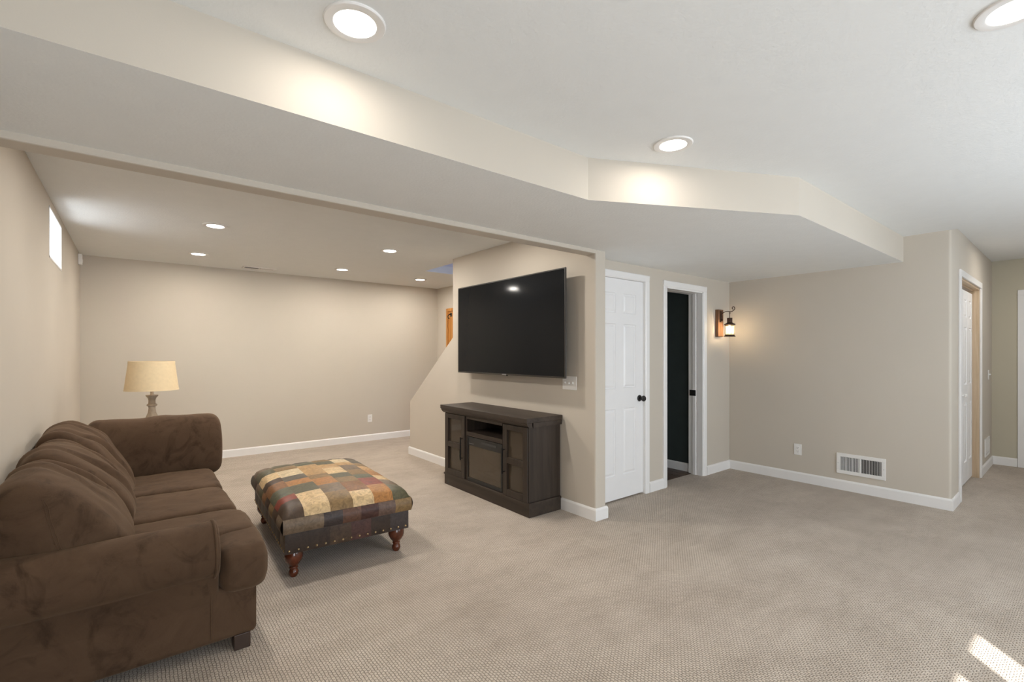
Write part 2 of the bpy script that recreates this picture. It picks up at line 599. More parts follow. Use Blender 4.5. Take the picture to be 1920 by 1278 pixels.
# right wall and the start of the closet wall, rounded outer corner
c0, c1, cz = 5.93, 7.205, 2.06               # closet opening
r = 0.022
plan = [(XR, YD + 0.155)] + arc(XR + r, ycl(XR) + r, r, 180, 270, 5) + [(c0, ycl(c0)), (c0, ycl(c0) + 0.115), (XR + 0.115, ycl(XR) + 0.115), (XR + 0.115, YD + 0.155)]
struct('wall_right', MB().prism(plan, -0.05, 2.52), M['wall'], 'beige wall with the white floor register, ending at a rounded corner', 'wall', smooth=True)
w = MB()
w.prism([(c0, ycl(c0)), (c1, ycl(c1)), (c1, ycl(c1) + 0.115), (c0, ycl(c0) + 0.115)], cz, 2.52)
w.prism([(c1, ycl(c1)), (XH, ycl(XH)), (XH, ycl(XH) + 0.115), (c1, ycl(c1) + 0.115)], -0.05, 2.52)
w.box(c0 - 0.3, c1 + 0.3, 1.5, 1.56, -0.05, 2.52)
struct('wall_closet', w, M['wall'], 'beige wall beside the folding closet door', 'wall')
hd0, hd1 = -0.22, 0.615                      # hall door opening (y)
w = MB().box(XH, XH + 0.12, hd1, 1.2, -0.05, 2.56).box(XH, XH + 0.12, YF, hd0, -0.05, 2.56).box(XH, XH + 0.12, hd0, hd1, 2.045, 2.56)
struct('wall_hall', w, M['wall_hall'], 'greenish beige end wall of the hall at far right', 'wall')

# wall behind the viewer, with patio door and wide window
w = MB()
gx0, gx1, gz1 = -0.36, 0.82, 2.06
vx0, vx1, vz0, vz1 = 2.3, 4.9, 0.75, 2.1
w.box(XL - 0.28, gx0, YF - 0.1, YF, -0.05, 2.56).box(gx0, gx1, YF - 0.1, YF, gz1, 2.56).box(gx1, vx0, YF - 0.1, YF, -0.05, 2.56)
w.box(vx0, vx1, YF - 0.1, YF, -0.05, vz0).box(vx0, vx1, YF - 0.1, YF, vz1, 2.56).box(vx1, XH + 0.12, YF - 0.1, YF, -0.05, 2.56)
struct('wall_front', w, M['wall'], 'beige wall behind the viewer with glazed doors', 'wall')
pd = thing('door_4', (0.23, YF - 0.05, 0), 'white glazed double patio door behind the viewer', 'door', kind='structure')
f_ = MB()
for a, b_ in ((gx0, -0.14), (0.19, 0.383), (0.64, gx1)):
    f_.box(a, b_, YF, YF + 0.04, 0.0, gz1)
for a, b_ in ((-0.14, 0.19), (0.383, 0.64)):
    f_.box(a, b_, YF, YF + 0.04, 0.0, 0.25).box(a, b_, YF, YF + 0.04, 1.95, gz1)
build('door_frame', f_, M['trim'], pd)
for a, b_ in ((-0.14, 0.19), (0.383, 0.64)):
    build('pane', MB().box(a, b_, YF + 0.018, YF + 0.022, 0.25, 1.95), M['pane'], pd)
w2 = thing('window_2', ((vx0 + vx1) / 2, YF - 0.05, vz0), 'wide daylight window behind the viewer', 'window', kind='structure')
f_ = MB()
for a in (vx0, (vx0 + vx1) / 2 - 0.025, vx1 - 0.05):
    f_.box(a, a + 0.05, YF - 0.08, YF - 0.03, vz0, vz1)
f_.box(vx0, vx1, YF - 0.08, YF - 0.03, vz0, vz0 + 0.05).box(vx0, vx1, YF - 0.08, YF - 0.03, vz1 - 0.05, vz1)
build('window_frame', f_, M['trim'], w2)
for a in (vx0 + 0.05, (vx0 + vx1) / 2 + 0.025):
    build('pane', MB().box(a, a + 1.2, YF - 0.057, YF - 0.053, vz0 + 0.05, vz1 - 0.05), M['pane'], w2)

# added outside, unseen: a wall blocking sun, and a well liner raised to block it
struct('wall_sunblock', MB().box(-2.9, 2.2, -6.3, -6.1, -0.1, 6.5), M['wall'], 'unseen wall added outside behind the viewer to block sun', 'wall')
build('well_liner', MB().prism([(XL - 0.28, 4.1), (-1.25, 4.1), (-1.25, 5.9), (XL - 0.28, 5.9), (XL - 0.28, 5.94), (-1.29, 5.94), (-1.29, 4.06), (XL - 0.28, 4.06)], 1.6, 2.8)
      .box(-1.25, XL - 0.28, 4.1, 5.9, 1.6, 1.64), M['metal_white'], win)

# dark room behind the doorway
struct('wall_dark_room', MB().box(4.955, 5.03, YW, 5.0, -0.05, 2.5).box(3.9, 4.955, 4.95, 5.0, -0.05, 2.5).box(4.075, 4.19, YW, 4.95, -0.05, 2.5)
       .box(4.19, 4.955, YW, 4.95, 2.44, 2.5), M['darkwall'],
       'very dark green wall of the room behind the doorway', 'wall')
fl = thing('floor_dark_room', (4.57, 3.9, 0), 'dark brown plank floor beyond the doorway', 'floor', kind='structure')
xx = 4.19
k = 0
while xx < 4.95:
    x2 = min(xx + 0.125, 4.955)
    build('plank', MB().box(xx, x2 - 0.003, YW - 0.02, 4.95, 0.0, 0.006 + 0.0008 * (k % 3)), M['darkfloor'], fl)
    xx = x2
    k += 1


# baseboards --------------------------------------------------------------
def offset_path(pts, d):
    out = []
    n = len(pts)
    for i in range(n):
        nr = []
        for a, b_ in ((i - 1, i), (i, i + 1)):
            if a >= 0 and b_ < n:
                dx, dy = pts[b_][0] - pts[a][0], pts[b_][1] - pts[a][1]
                l = math.hypot(dx, dy)
                nr.append((dy / l, -dx / l))
        if len(nr) == 1:
            out.append((pts[i][0] + nr[0][0] * d, pts[i][1] + nr[0][1] * d))
        else:
            k = 1 + nr[0][0] * nr[1][0] + nr[0][1] * nr[1][1]
            out.append((pts[i][0] + (nr[0][0] + nr[1][0]) * d / k, pts[i][1] + (nr[0][1] + nr[1][1]) * d / k))
    return out


def baseboard(name, pts, label, h=0.1, t=0.014):
    levels = [(0.0, t), (h * 0.84, t), (h * 0.93, t * 0.75), (h, t * 0.35), (h, -0.004), (0.0, -0.004)]
    n = len(pts)
    vs = []
    for z, d in levels:
        vs += [(x, y, z) for x, y in offset_path(pts, d)]
    m = len(levels)
    fs = []
    for i in range(m):
        j = (i + 1) % m
        for k in range(n - 1):
            fs.append((i * n + k, i * n + k + 1, j * n + k + 1, j * n + k))
    fs.append(tuple(i * n for i in range(m)))
    fs.append(tuple(i * n + n - 1 for i in range(m))[::-1])
    return struct(name, MB().add(vs, fs), M['trim'], label, 'baseboard')


baseboard('baseboard_left', [(XL, YF + 0.02), (XL, YB)], 'white baseboard behind the sofa')
baseboard('baseboard_back', [(XL, YB), (XS, YB)], 'white baseboard along the far wall')
baseboard('baseboard_television', [(XT + 0.125, 5.885), (XT, 5.885), (XT, 2.585), (XT + 0.125, 2.585), (XT + 0.125, YD)],
          'white baseboard wrapping the television wall end')
baseboard('baseboard_door', [(3.935, YD), (4.167, YD)], 'short white baseboard between white door and dark doorway')
baseboard('baseboard_right', [(4.995, YD), (XR, YD), (XR, ycl(XR)), (5.845, ycl(5.845))], 'long white baseboard under the floor register')
baseboard('baseboard_hall', [(7.275, ycl(7.275)), (XH, ycl(XH)), (XH, 0.68)], 'white baseboard at the hall corner')
baseboard('baseboard_dark_room', [(4.955, 4.9), (4.955, YW + 0.005)], 'white baseboard on the dark wall inside the doorway')


# doors and casings ---------------------------------------------------------
def panel_rect(mb, x0, x1, z0, z1, y, depth=0.009, inset=0.028):
    """raised field inside a sunk moulding, facing -y"""
    a = [(x0, z0), (x1, z0), (x1, z1), (x0, z1)]
    def ring(ins, dy):
        return [(x0 + ins, y + dy, z0 + ins), (x1 - ins, y + dy, z0 + ins), (x1 - ins, y + dy, z1 - ins), (x0 + ins, y + dy, z1 - ins)]
    rings = [ring(0, 0), ring(0.006, depth), ring(0.014, depth), ring(inset, 0.002), ring(inset + 0.004, 0.001)]
    vs = [p for r_ in rings for p in r_]
    fs = []
    for i in range(len(rings) - 1):
        for k in range(4):
            fs.append((i * 4 + k, i * 4 + (k + 1) % 4, (i + 1) * 4 + (k + 1) % 4, (i + 1) * 4 + k))
    n = (len(rings) - 1) * 4
    fs.append((n, n + 1, n + 2, n + 3))
    mb.add(vs, fs)
    return mb


def slab_with_holes(x0, x1, z0, z1, y0, y1, holes):
    """door slab facing -y whose front has rectangular holes for panels"""
    mb = MB()
    xs = sorted({x0, x1, *[h[0] for h in holes], *[h[1] for h in holes]})
    zs = sorted({z0, z1, *[h[2] for h in holes], *[h[3] for h in holes]})
    for i in range(len(xs) - 1):
        for j in range(len(zs) - 1):
            cx, cz_ = (xs[i] + xs[i + 1]) / 2, (zs[j] + zs[j + 1]) / 2
            if any(h[0] < cx < h[1] and h[2] < cz_ < h[3] for h in holes):
                continue
            mb.add([(xs[i], y0, zs[j]), (xs[i + 1], y0, zs[j]), (xs[i + 1], y0, zs[j + 1]), (xs[i], y0, zs[j + 1])], [(0, 1, 2, 3)])
    m2 = 0.011
    mb.add([(x0, y0, z0), (x1, y0, z0), (x1, y0, z1), (x0, y0, z1), (x0, y1, z0), (x1, y1, z0), (x1, y1, z1), (x0, y1, z1)],
           [(4, 5, 6, 7), (0, 4, 5, 1), (1, 5, 6, 2), (2, 6, 7, 3), (3, 7, 4, 0)])
    mb.box(x0 + 0.001, x1 - 0.001, y0 + m2, y1 - 0.001, z0 + 0.001, z1 - 0.001)
    return mb


ROWS = [(0.23, 0.845), (1.03, 1.625), (1.725, 1.91)]
# the white door
dr = thing('door_1', (3.51, YD + 0.03, 0), 'closed white six-panel door with a black knob', 'door', kind='structure')
sx0, sx1 = d0 + 0.004, d1_ - 0.004
cols = [(3.268, 3.456), (3.566, 3.754)]
holes = [(a, b_, c_, e_) for a, b_ in cols for c_, e_ in ROWS]
build('door_slab', slab_with_holes(sx0, sx1, 0.015, 2.04, YD + 0.018, YD + 0.053, holes), M['door'], dr)
for h in holes:
    build('panel', panel_rect(MB(), *h, YD + 0.018), M['door'], dr)
kn = MB().lathe((3.806, YD + 0.018, 0.924), [(0.031, 0.0), (0.031, -0.006), (0.026, -0.010), (0.0, -0.0101)], 20, 'y')
ro = build('knob_rose', kn, M['black'], dr, smooth=True)
kn = MB().lathe((3.806, YD + 0.010, 0.924), [(0.0105, 0.0), (0.0105, -0.018), (0.019, -0.026), (0.0275, -0.036), (0.0285, -0.046), (0.022, -0.055), (0.0, -0.058)], 20, 'y')
build('door_knob', kn, M['black'], ro, smooth=True)
lh = MB().box(d1_ - 0.006, d1_ - 0.001, YD + 0.02, YD + 0.05, 0.90, 0.95)


def casing(mb_parent, xa, xb, zt, wdt, y):
    """left leg, right leg, head, facing -y, moulded"""
    def leg(x_in, x_out):
        s = 1 if x_out > x_in else -1
        prof_ = [(x_in, y), (x_in, y - 0.008), (x_in + s * 0.010, y - 0.014), (x_out - s * 0.006, y - 0.017), (x_out, y - 0.013), (x_out, y)]
        return prof_
    for xi, xo in ((xa, xa - wdt), (xb, xb + wdt)):
        m_ = MB().prism(leg(xi, xo), 0.0, zt)
        build('casing', m_, M['trim'], mb_parent)
    prof_ = [(y, zt), (y - 0.008, zt), (y - 0.014, zt + 0.010), (y - 0.017, zt + wdt - 0.006), (y - 0.013, zt + wdt), (y, zt + wdt)]
    build('head_casing', MB().extrude_x(prof_, xa - wdt, xb + wdt), M['trim'], mb_parent)


tr = thing('trim_1', (3.51, YD, 0), 'white casing around the closed white door', 'door frame', kind='structure')
casing(tr, d0, d1_, dz, 0.06, YD)
j = MB().box(d0 - 0.001, d0 + 0.003, YD + 0.001, YW, 0, dz).box(d1_ - 0.003, d1_ + 0.001, YD + 0.001, YW, 0, dz).box(d0, d1_, YD + 0.001, YW, dz - 0.003, dz + 0.001)
j.box(d0, d1_, YD + 0.056, YW, 0.0, dz)
build('jamb', j, M['trim'], tr)

tr = thing('trim_2', (4.575, YD, 0), 'white casing and jamb around the open dark doorway', 'door frame', kind='structure')
casing(tr, p0, p1, pz, 0.06, YD)
j = MB()
for a, b_ in ((YD - 0.004, YD + 0.06), (YD + 0.068, YW + 0.01)):
    j.box(p0 - 0.001, p0 + 0.014, a, b_, 0, pz).box(p1 - 0.014, p1 + 0.001, a, b_, 0, pz).box(p0, p1, a, b_, pz - 0.014, pz + 0.001)
j.box(p0 - 0.001, p0 + 0.004, YD, YW, 0, pz).box(p1 - 0.004, p1 + 0.001, YD, YW, 0, pz).box(p0, p1, YD, YW, pz - 0.004, pz)
j.box(p1 - 0.026, p1 - 0.014, YD + 0.075, YD + 0.11, 0, pz - 0.014)
build('jamb', j, M['trim'], tr, bevel=0.001)
sp = build('strike_plate', MB().box(p1 - 0.0285, p1 - 0.026, YD + 0.07, YD + 0.145, 0.88, 0.945), M['black'], tr, bevel=0.002)
sp['label'] = 'black strike plate'

# closet opening: casing, raw wood jamb, folding door
cl = thing('trim_3', (6.57, ycl(6.57), 0), 'white casing with raw pine jamb around the folding closet door', 'door frame', kind='structure')


def skew(mb):                     # the closet wall runs a degree off the x axis
    mb.v = [(x, y + ycl(x), z) for x, y, z in mb.v]
    return mb


def skew_part(name, mb, mat, parent, **kw):
    return build(name, skew(mb), mat, parent, **kw)


for xi, xo in ((c0, c0 - 0.062), (c1, c1 + 0.062)):
    skew_part('casing', MB().box(min(xi, xo), max(xi, xo), -0.017, 0.0, 0, cz), M['trim'], cl, bevel=0.003)
skew_part('head_casing', MB().box(c0 - 0.062, c1 + 0.062, -0.017, 0.0, cz, cz + 0.06), M['trim'], cl, bevel=0.003)
jj = skew_part('jamb', MB().box(c0, c0 + 0.018, 0.0, 0.115, 0, cz).box(c1 - 0.018, c1, 0.0, 0.115, 0, cz).box(c0, c1, 0.0, 0.115, cz - 0.018, cz)
               .box(c0 + 0.018, c1 - 0.018, 0.045, 0.085, cz - 0.032, cz - 0.018), M['rawwood'], cl)
jj['label'] = 'unpainted pine jamb'
bf = thing('door_2', (6.57, ycl(6.57) + 0.05, 0), 'white folding closet door with panels and small pulls', 'door', kind='structure')
n_leaf = 4
lw = (c1 - c0 - 0.044) / n_leaf
for k in range(n_leaf):
    a = c0 + 0.022 + k * lw
    b_ = a + lw - 0.004
    hs = [(a + 0.07, b_ - 0.07, q0, q1) for q0, q1 in ROWS]
    lf = skew_part('leaf', slab_with_holes(a, b_, 0.02, 2.0, 0.055, 0.085, hs), M['door'], bf)
    for h in hs:
        skew_part('panel', panel_rect(MB(), *h, 0.055), M['door'], lf)
    if k in (1, 2):
        xk = b_ - 0.035 if k == 1 else a + 0.035
        m_ = MB().lathe((xk, 0.055, 0.93), [(0.010, 0.0), (0.008, -0.012), (0.016, -0.022), (0.015, -0.028), (0.0, -0.031)], 14, 'y')
        skew_part('pull', m_, M['plastic'], lf, smooth=True)

# hall door at the far right
hd = thing('door_3', (XH, 0.2, 0), 'white door in the end wall of the hall, at the picture edge', 'door', kind='structure')
build('door_slab', MB().box(XH + 0.03, XH + 0.065, hd0 + 0.004, hd1 - 0.004, 0.015, 2.04), M['door'], hd, bevel=0.002)
for y0, y1 in ((hd0 - 0.062, hd0), (hd1, hd1 + 0.062)):
    build('casing', MB().box(XH - 0.017, XH, y0, y1, 0, 2.045), M['trim'], hd, bevel=0.003)
build('head_casing', MB().box(XH - 0.017, XH, hd0 - 0.062, hd1 + 0.062, 2.045, 2.107), M['trim'], hd, bevel=0.003)


# ------------------------------------------------------------------ recessed lights
def can(name, x, y, z, label, group, watts):
    t = thing(name, (x, y, z), label, 'ceiling light', group)
    ring = MB().lathe((x, y, z), [(0.096, 0.0005), (0.096, -0.004), (0.093, -0.007), (0.070, -0.0085), (0.0665, -0.007), (0.0665, 0.0005)], 36)
    build('trim_ring', ring, M['metal_white'], t, smooth=True)
    build('lens', MB().lathe((x, y, z), [(0.0668, -0.0005), (0.0668, -0.0062), (0.05, -0.0065), (0.0, -0.007)], 32), M['lens'], t)
    l = light('led_lamp', 'AREA', (0, 0, -0.0085), watts, CAN_C, shape='DISK', size=0.128)
    l.parent = t
    return t


G1, G2 = 'recessed lights over the sofa area', 'recessed lights over the front of the room'
for x, y, z, lb, g in (
        (0.557, 4.80, ZL, 'recessed light in the sofa-end ceiling, nearer of the two closest to the small window', G1),
        (0.567, 6.274, ZL, 'recessed light by the far wall, straight behind the one nearest the small window', G1),
        (2.153, 4.80, ZL, 'recessed light in the sofa-end ceiling, closest to the television wall', G1),
        (2.151, 6.27, ZL, 'recessed light by the far wall, between ceiling vent and staircase corner', G1),
        (3.35, 6.40, ZL, 'recessed light over the foot of the stairs, beside the bluish ceiling opening', G1),
        (0.56, 3.33, ZL, 'recessed light above the brown sofa, tucked behind the dropped header', G1),
        (2.153, 3.33, ZL, 'recessed light in front of the television, tucked behind the dropped header', G1),
        (0.560, 1.513, ZM, 'large recessed light nearest the viewer, above the long soffit', G2),
        (2.153, 1.384, ZM, 'recessed light in front of the soffit\'s angled corner', G2),
        (2.135, 0.179, ZM, 'recessed light cut off by the top right picture corner', G2),
        (6.95, 0.25, ZH, 'recessed light in the hall ceiling, outside the picture at right', G2)):
    can('recessed_light', x, y, z, lb, g, CAN_W if g == G1 else (5.0 if x > 6 else CAN_M))

# ------------------------------------------------------------------ ceiling vent, sensor, switches, outlets, registers
vx, vy, vz = 1.28, 6.86, ZL
t = thing('ceiling_vent', (vx, vy, vz), 'slim white supply vent in the ceiling close to the far wall', 'vent')
m_ = MB()
m_.box(vx - 0.19, vx + 0.19, vy - 0.075, vy - 0.055, vz - 0.008, vz).box(vx - 0.19, vx + 0.19, vy + 0.055, vy + 0.075, vz - 0.008, vz)
m_.box(vx - 0.19, vx - 0.165, vy - 0.055, vy + 0.055, vz - 0.008, vz).box(vx + 0.165, vx + 0.19, vy - 0.055, vy + 0.055, vz - 0.008, vz)
m_.box(vx - 0.008, vx + 0.008, vy - 0.055, vy + 0.055, vz - 0.008, vz)
build('frame', m_, M['metal_white'], t, bevel=0.002)
build('duct_back', MB().box(vx - 0.165, vx + 0.165, vy - 0.055, vy + 0.055, vz - 0.0015, vz), M['slot'], t)
for s in (-1, 1):
    for k in range(9):
        a = vx + s * (0.018 + k * 0.0165)
        m_ = MB().add([(a, vy - 0.055, vz - 0.002), (a + 0.009 * s, vy - 0.055, vz - 0.008), (a + 0.009 * s, vy + 0.055, vz - 0.008), (a, vy + 0.055, vz - 0.002),
                       (a + 0.002, vy - 0.055, vz - 0.002), (a + 0.009 * s + 0.002, vy - 0.055, vz - 0.008), (a + 0.009 * s + 0.002, vy + 0.055, vz - 0.008), (a + 0.002, vy + 0.055, vz - 0.002)],
                      [(0, 1, 2, 3), (4, 7, 6, 5), (0, 4, 5, 1), (1, 5, 6, 2), (2, 6, 7, 3), (3, 7, 4, 0)])
        build('slat', m_, M['metal_white'], t)

t = thing('motion_sensor', (XL, 6.92, 2.31), 'small white sensor box high on the left wall at the rear corner', 'sensor')
build('housing', MB().box(XL, XL + 0.034, 6.885, 6.955, 2.31, 2.425), M['plastic'], t, bevel=0.008, seg=3)
build('sensor_lens', MB().box(XL + 0.030, XL + 0.037, 6.895, 6.945, 2.335, 2.375), M['metal_white'], t, bevel=0.003)


def outlet(loc, axis, label):
    """axis: the way the plate faces, '-x' or '-y'"""
    x, y, z = loc
    t = thing('wall_outlet', loc, label, 'outlet', 'duplex outlets')

    def bx(u0, u1, z0, z1, d0_, d1_):
        if axis == '-y':
            return MB().box(x + u0, x + u1, y - d1_, y - d0_, z + z0, z + z1)
        return MB().box(x - d1_, x - d0_, y + u0, y + u1, z + z0, z + z1)
    pl = build('cover_plate', bx(-0.036, 0.036, -0.0575, 0.0575, 0, 0.006), M['plastic'], t, bevel=0.002)
    for s in (-1, 1):
        rc = build('receptacle', bx(-0.017, 0.017, s * 0.0195 - 0.0145, s * 0.0195 + 0.0145, 0.0055, 0.0085), M['metal_white'], t, bevel=0.003)
        m_ = MB()
        for u in (-0.0065, 0.0065):
            q = bx(u - 0.0012, u + 0.0012, s * 0.0195 - 0.001, s * 0.0195 + 0.008, 0.008, 0.0088)
            m_.add(q.v, q.f)
        q = bx(-0.0022, 0.0022, s * 0.0195 - 0.0095, s * 0.0195 - 0.0055, 0.008, 0.0088)
        m_.add(q.v, q.f)
        build('slots', m_, M['slot'], rc)
    build('screw', bx(-0.003, 0.003, -0.003, 0.003, 0.006, 0.0072), M['metal_white'], t)
    return t


outlet((2.878, YB, 0.348), '-y', 'white duplex outlet low on the far wall')
outlet((XR, 2.053, 0.338), '-x', 'white duplex outlet low on the wall beside the floor register')

# triple switch plate beside the television
t = thing('switch_plate', (XT, 2.875, 1.10), 'white triple switch plate under the corner of the television', 'light switch')
build('cover_plate', MB().box(XT - 0.006, XT, 2.794, 2.958, 1.043, 1.158), M['plastic'], t, bevel=0.002)
for k in range(3):
    yk = 2.83 + k * 0.046
    b0 = build('switch_slot', MB().box(XT - 0.0075, XT - 0.0055, yk - 0.006, yk + 0.006, 1.086, 1.114), M['metal_white'], t)
    up = k != 1
    z0, z1 = (1.098, 1.112) if up else (1.088, 1.102)
    build('toggle', MB().extrude_y([(XT - 0.007, 1.095), (XT - 0.007, 1.105), (XT - 0.019, z1 + 0.004), (XT - 0.021, z0)], yk - 0.0045, yk + 0.0045), M['plastic'], b0, bevel=0.001)

xs_ = 7.93
t = thing('hall_switch', (xs_, ycl(xs_), 1.10), 'white single switch beside the closet door near the hall corner', 'light switch')
skew_part('cover_plate', MB().box(xs_ - 0.036, xs_ + 0.036, -0.006, 0, 1.043, 1.158), M['plastic'], t, bevel=0.002)
skew_part('toggle', MB().box(xs_ - 0.005, xs_ + 0.005, -0.022, -0.006, 1.096, 1.112), M['plastic'], t, bevel=0.001)

# floor register on the right wall
ry0, ry1, rz0, rz1 = 1.300, 1.697, 0.163, 0.365
t = thing('wall_register', (XR, 1.5, rz0), 'white louvred heating register low on the right wall', 'vent')
m_ = MB()
m_.box(XR - 0.011, XR, ry0, ry1, rz1 - 0.034, rz1).box(XR - 0.011, XR, ry0, ry1, rz0, rz0 + 0.034)
m_.box(XR - 0.011, XR, ry0, ry0 + 0.032, rz0 + 0.034, rz1 - 0.034).box(XR - 0.011, XR, ry1 - 0.032, ry1, rz0 + 0.034, rz1 - 0.034)
m_.box(XR - 0.011, XR, 1.4925, 1.5075, rz0 + 0.034, rz1 - 0.034)
build('frame', m_, M['metal_white'], t, bevel=0.003)
build('duct_back', MB().box(XR - 0.0015, XR + 0.0005, ry0 + 0.03, ry1 - 0.03, rz0 + 0.03, rz1 - 0.03), M['slot'], t)
for side in (0, 1):
    ya, yb = ((ry0 + 0.032, 1.4925), (1.5075, ry1 - 0.032))[side]
    n_s = 13
    for k in range(n_s):
        yc = ya + (k + 0.5) * (yb - ya) / n_s
        tl = -0.0010 if side else 0.0013     # the two banks are turned opposite ways
        m_ = MB().prism([(XR - 0.010, yc - 0.0013 - tl), (XR - 0.010, yc + 0.0013 - tl), (XR - 0.0016, yc + 0.0013 + tl), (XR - 0.0016, yc - 0.0013 + tl)], rz0 + 0.033, rz1 - 0.033)
        build('slat', m_, M['metal_white'], t)
for yk in (ry0 + 0.014, ry1 - 0.014):
    build('screw', MB().lathe((XR - 0.011, yk, 0.264), [(0.004, 0.0), (0.004, -0.001), (0.0, -0.0018)], 10, 'x'), M['grey'], t)

# return grille near the hall corner
ga, gb = 7.60, 7.98
t = thing('return_grille', (7.79, ycl(7.79), 0.165), 'white return air grille low on the wall by the hall corner', 'vent')
skew_part('frame', MB().box(ga, gb, -0.009, 0, 0.345, 0.372).box(ga, gb, -0.009, 0, 0.165, 0.192).box(ga, ga + 0.03, -0.009, 0, 0.192, 0.345)
          .box(gb - 0.03, gb, -0.009, 0, 0.192, 0.345), M['metal_white'], t, bevel=0.002)
skew_part('duct_back', MB().box(ga + 0.03, gb - 0.03, -0.001, 0.0005, 0.192, 0.345), M['slot'], t)
for k in range(9):
    z = 0.2 + k * 0.0165
    skew_part('slat', MB().extrude_x([(-0.008, z), (-0.008, z + 0.002), (-0.0015, z + 0.013), (-0.0015, z + 0.011)], ga + 0.03, gb - 0.03), M['metal_white'], t)

# oak board with hook on the stair wall
t = thing('oak_board', (XS, 6.6, 1.5), 'honey oak framed board with a dark hook on the staircase wall', 'board')
build('backing', MB().box(XS - 0.012, XS, 6.33, 6.80, 1.22, 2.08), M['oak'], t)
m_ = MB().box(XS - 0.028, XS, 6.765, 6.82, 1.2, 2.09).box(XS - 0.028, XS, 6.30, 6.355, 1.2, 2.09).box(XS - 0.028, XS, 6.355, 6.765, 2.04, 2.09)
build('frame', m_, M['oak'], t, bevel=0.004)
m_ = MB().tube([(XS - 0.012, 6.68, 1.99), (XS - 0.05, 6.68, 1.985), (XS - 0.075, 6.68, 1.96), (XS - 0.07, 6.68, 1.925), (XS - 0.05, 6.68, 1.92)], 0.008, 8)
m_.box(XS - 0.016, XS - 0.011, 6.655, 6.705, 1.95, 2.015)
hk = build('hook', m_, M['black'], t, smooth=True)
hk['label'] = 'dark metal hook'

# ------------------------------------------------------------------ television
tx0, tx1, ty0, ty1, tz0, tz1 = 2.80, 2.838, 2.803, 4.462, 1.145, 2.068
tv = thing('television', (XT, 3.63, 1.6), 'large flat black television mounted on the wall above the cabinet', 'television')
build('housing', MB().box(tx0 + 0.004, tx0 + 0.014, ty0, ty1, tz0, tz1).box(tx0 + 0.014, tx1, ty0 + 0.16, ty1 - 0.16, tz0 + 0.02, tz1 - 0.14), M['bezel'], tv, bevel=0.003)
bz = MB()
e = 0.010
bz.box(tx0 - 0.002, tx0 + 0.006, ty0, ty1, tz1 - e, tz1).box(tx0 - 0.002, tx0 + 0.006, ty0, ty1, tz0, tz0 + 0.014)
bz.box(tx0 - 0.002, tx0 + 0.006, ty0, ty0 + e, tz0 + 0.014, tz1 - e).box(tx0 - 0.002, tx0 + 0.006, ty1 - e, ty1, tz0 + 0.014, tz1 - e)
build('bezel', bz, M['bezel'], tv, bevel=0.001)
build('screen', MB().box(tx0, tx0 + 0.005, ty0 + e, ty1 - e, tz0 + 0.014, tz1 - e), M['screen'], tv)
lg = build('badge', MB().box(tx0 - 0.003, tx0 - 0.0015, 3.60, 3.665, tz0 + 0.004, tz0 + 0.010), M['grey'], tv)
lg['label'] = 'small grey badge'
build('sensor_nub', MB().box(tx0 - 0.001, tx0 + 0.01, 3.585, 3.605, tz0 - 0.008, tz0), M['blackplastic'], tv, bevel=0.002)
m_ = MB().box(tx1, tx1 + 0.022, 3.35, 3.38, 1.35, 1.85).box(tx1, tx1 + 0.022, 3.88, 3.91, 1.35, 1.85).box(XT - 0.03, XT, 3.25, 4.0, 1.48, 1.52).box(XT - 0.03, XT, 3.25, 4.0, 1.70, 1.74)
m_.box(tx1 + 0.02, XT - 0.015, 3.345, 3.385, 1.45, 1.77).box(tx1 + 0.02, XT - 0.015, 3.875, 3.915, 1.45, 1.77).box(tx1, tx1 + 0.03, 3.3, 4.0, 1.3, 1.55)
build('wall_mount', m_, M['black'], tv)

# ------------------------------------------------------------------ fireplace cabinet
fx = 2.55                                # front plane
cb = thing('fireplace_cabinet', (2.73, 3.64, 0), 'dark brown media cabinet with electric fireplace under the television', 'cabinet')
E_, EY = M['espresso'], M['espresso_y']
xb = 2.908
build('top', MB().box(fx - 0.045, xb, 2.945, 4.345, 0.782, 0.822), EY, cb, bevel=0.004)
cr = [(fx - 0.040, 0.782), (fx - 0.036, 0.768), (fx - 0.022, 0.752), (fx - 0.008, 0.742), (fx + 0.03, 0.742), (fx + 0.03, 0.782)]
build('crown_moulding', MB().extrude_y(cr, 2.955, 4.335).box(fx + 0.02, xb, 2.955, 2.985, 0.742, 0.782).box(fx + 0.02, xb, 4.305, 4.335, 0.742, 0.782), EY, cb)
build('side_panel', MB().box(fx + 0.002, xb, 2.978, 2.998, 0.10, 0.745), E_, cb)
build('side_panel', MB().box(fx + 0.002, xb, 4.288, 4.308, 0.10, 0.745), E_, cb)
m_ = MB().prism([(fx - 0.006, 2.966), (xb, 2.966), (xb, 2.984), (fx + 0.014, 2.984), (fx + 0.014, 4.302), (xb, 4.302), (xb, 4.320), (fx - 0.006, 4.320)], 0.0, 0.100)
m_.prism([(fx - 0.012, 2.960), (xb, 2.960), (xb, 2.986), (fx + 0.016, 2.986), (fx + 0.016, 4.300), (xb, 4.300), (xb, 4.326), (fx - 0.012, 4.326)], 0.100, 0.120)
build('plinth', m_, EY, cb, bevel=0.002)
nt_ = build('plinth_notch', MB().box(fx - 0.0065, fx - 0.004, 4.225, 4.265, 0.012, 0.045), M['slot'], cb)
build('back_panel', MB().box(xb - 0.012, xb - 0.004, 2.998, 4.288, 0.1, 0.745), E_, cb)
build('bottom_panel', MB().box(fx + 0.016, xb - 0.012, 2.998, 4.288, 0.10, 0.118), EY, cb)
for yk in (3.325, 3.920):
    build('partition', MB().box(fx + 0.004, xb - 0.012, yk - 0.011, yk + 0.011, 0.118, 0.745), E_, cb)
build('face_rail', MB().box(fx, fx + 0.02, 3.336, 3.909, 0.715, 0.745), EY, cb)
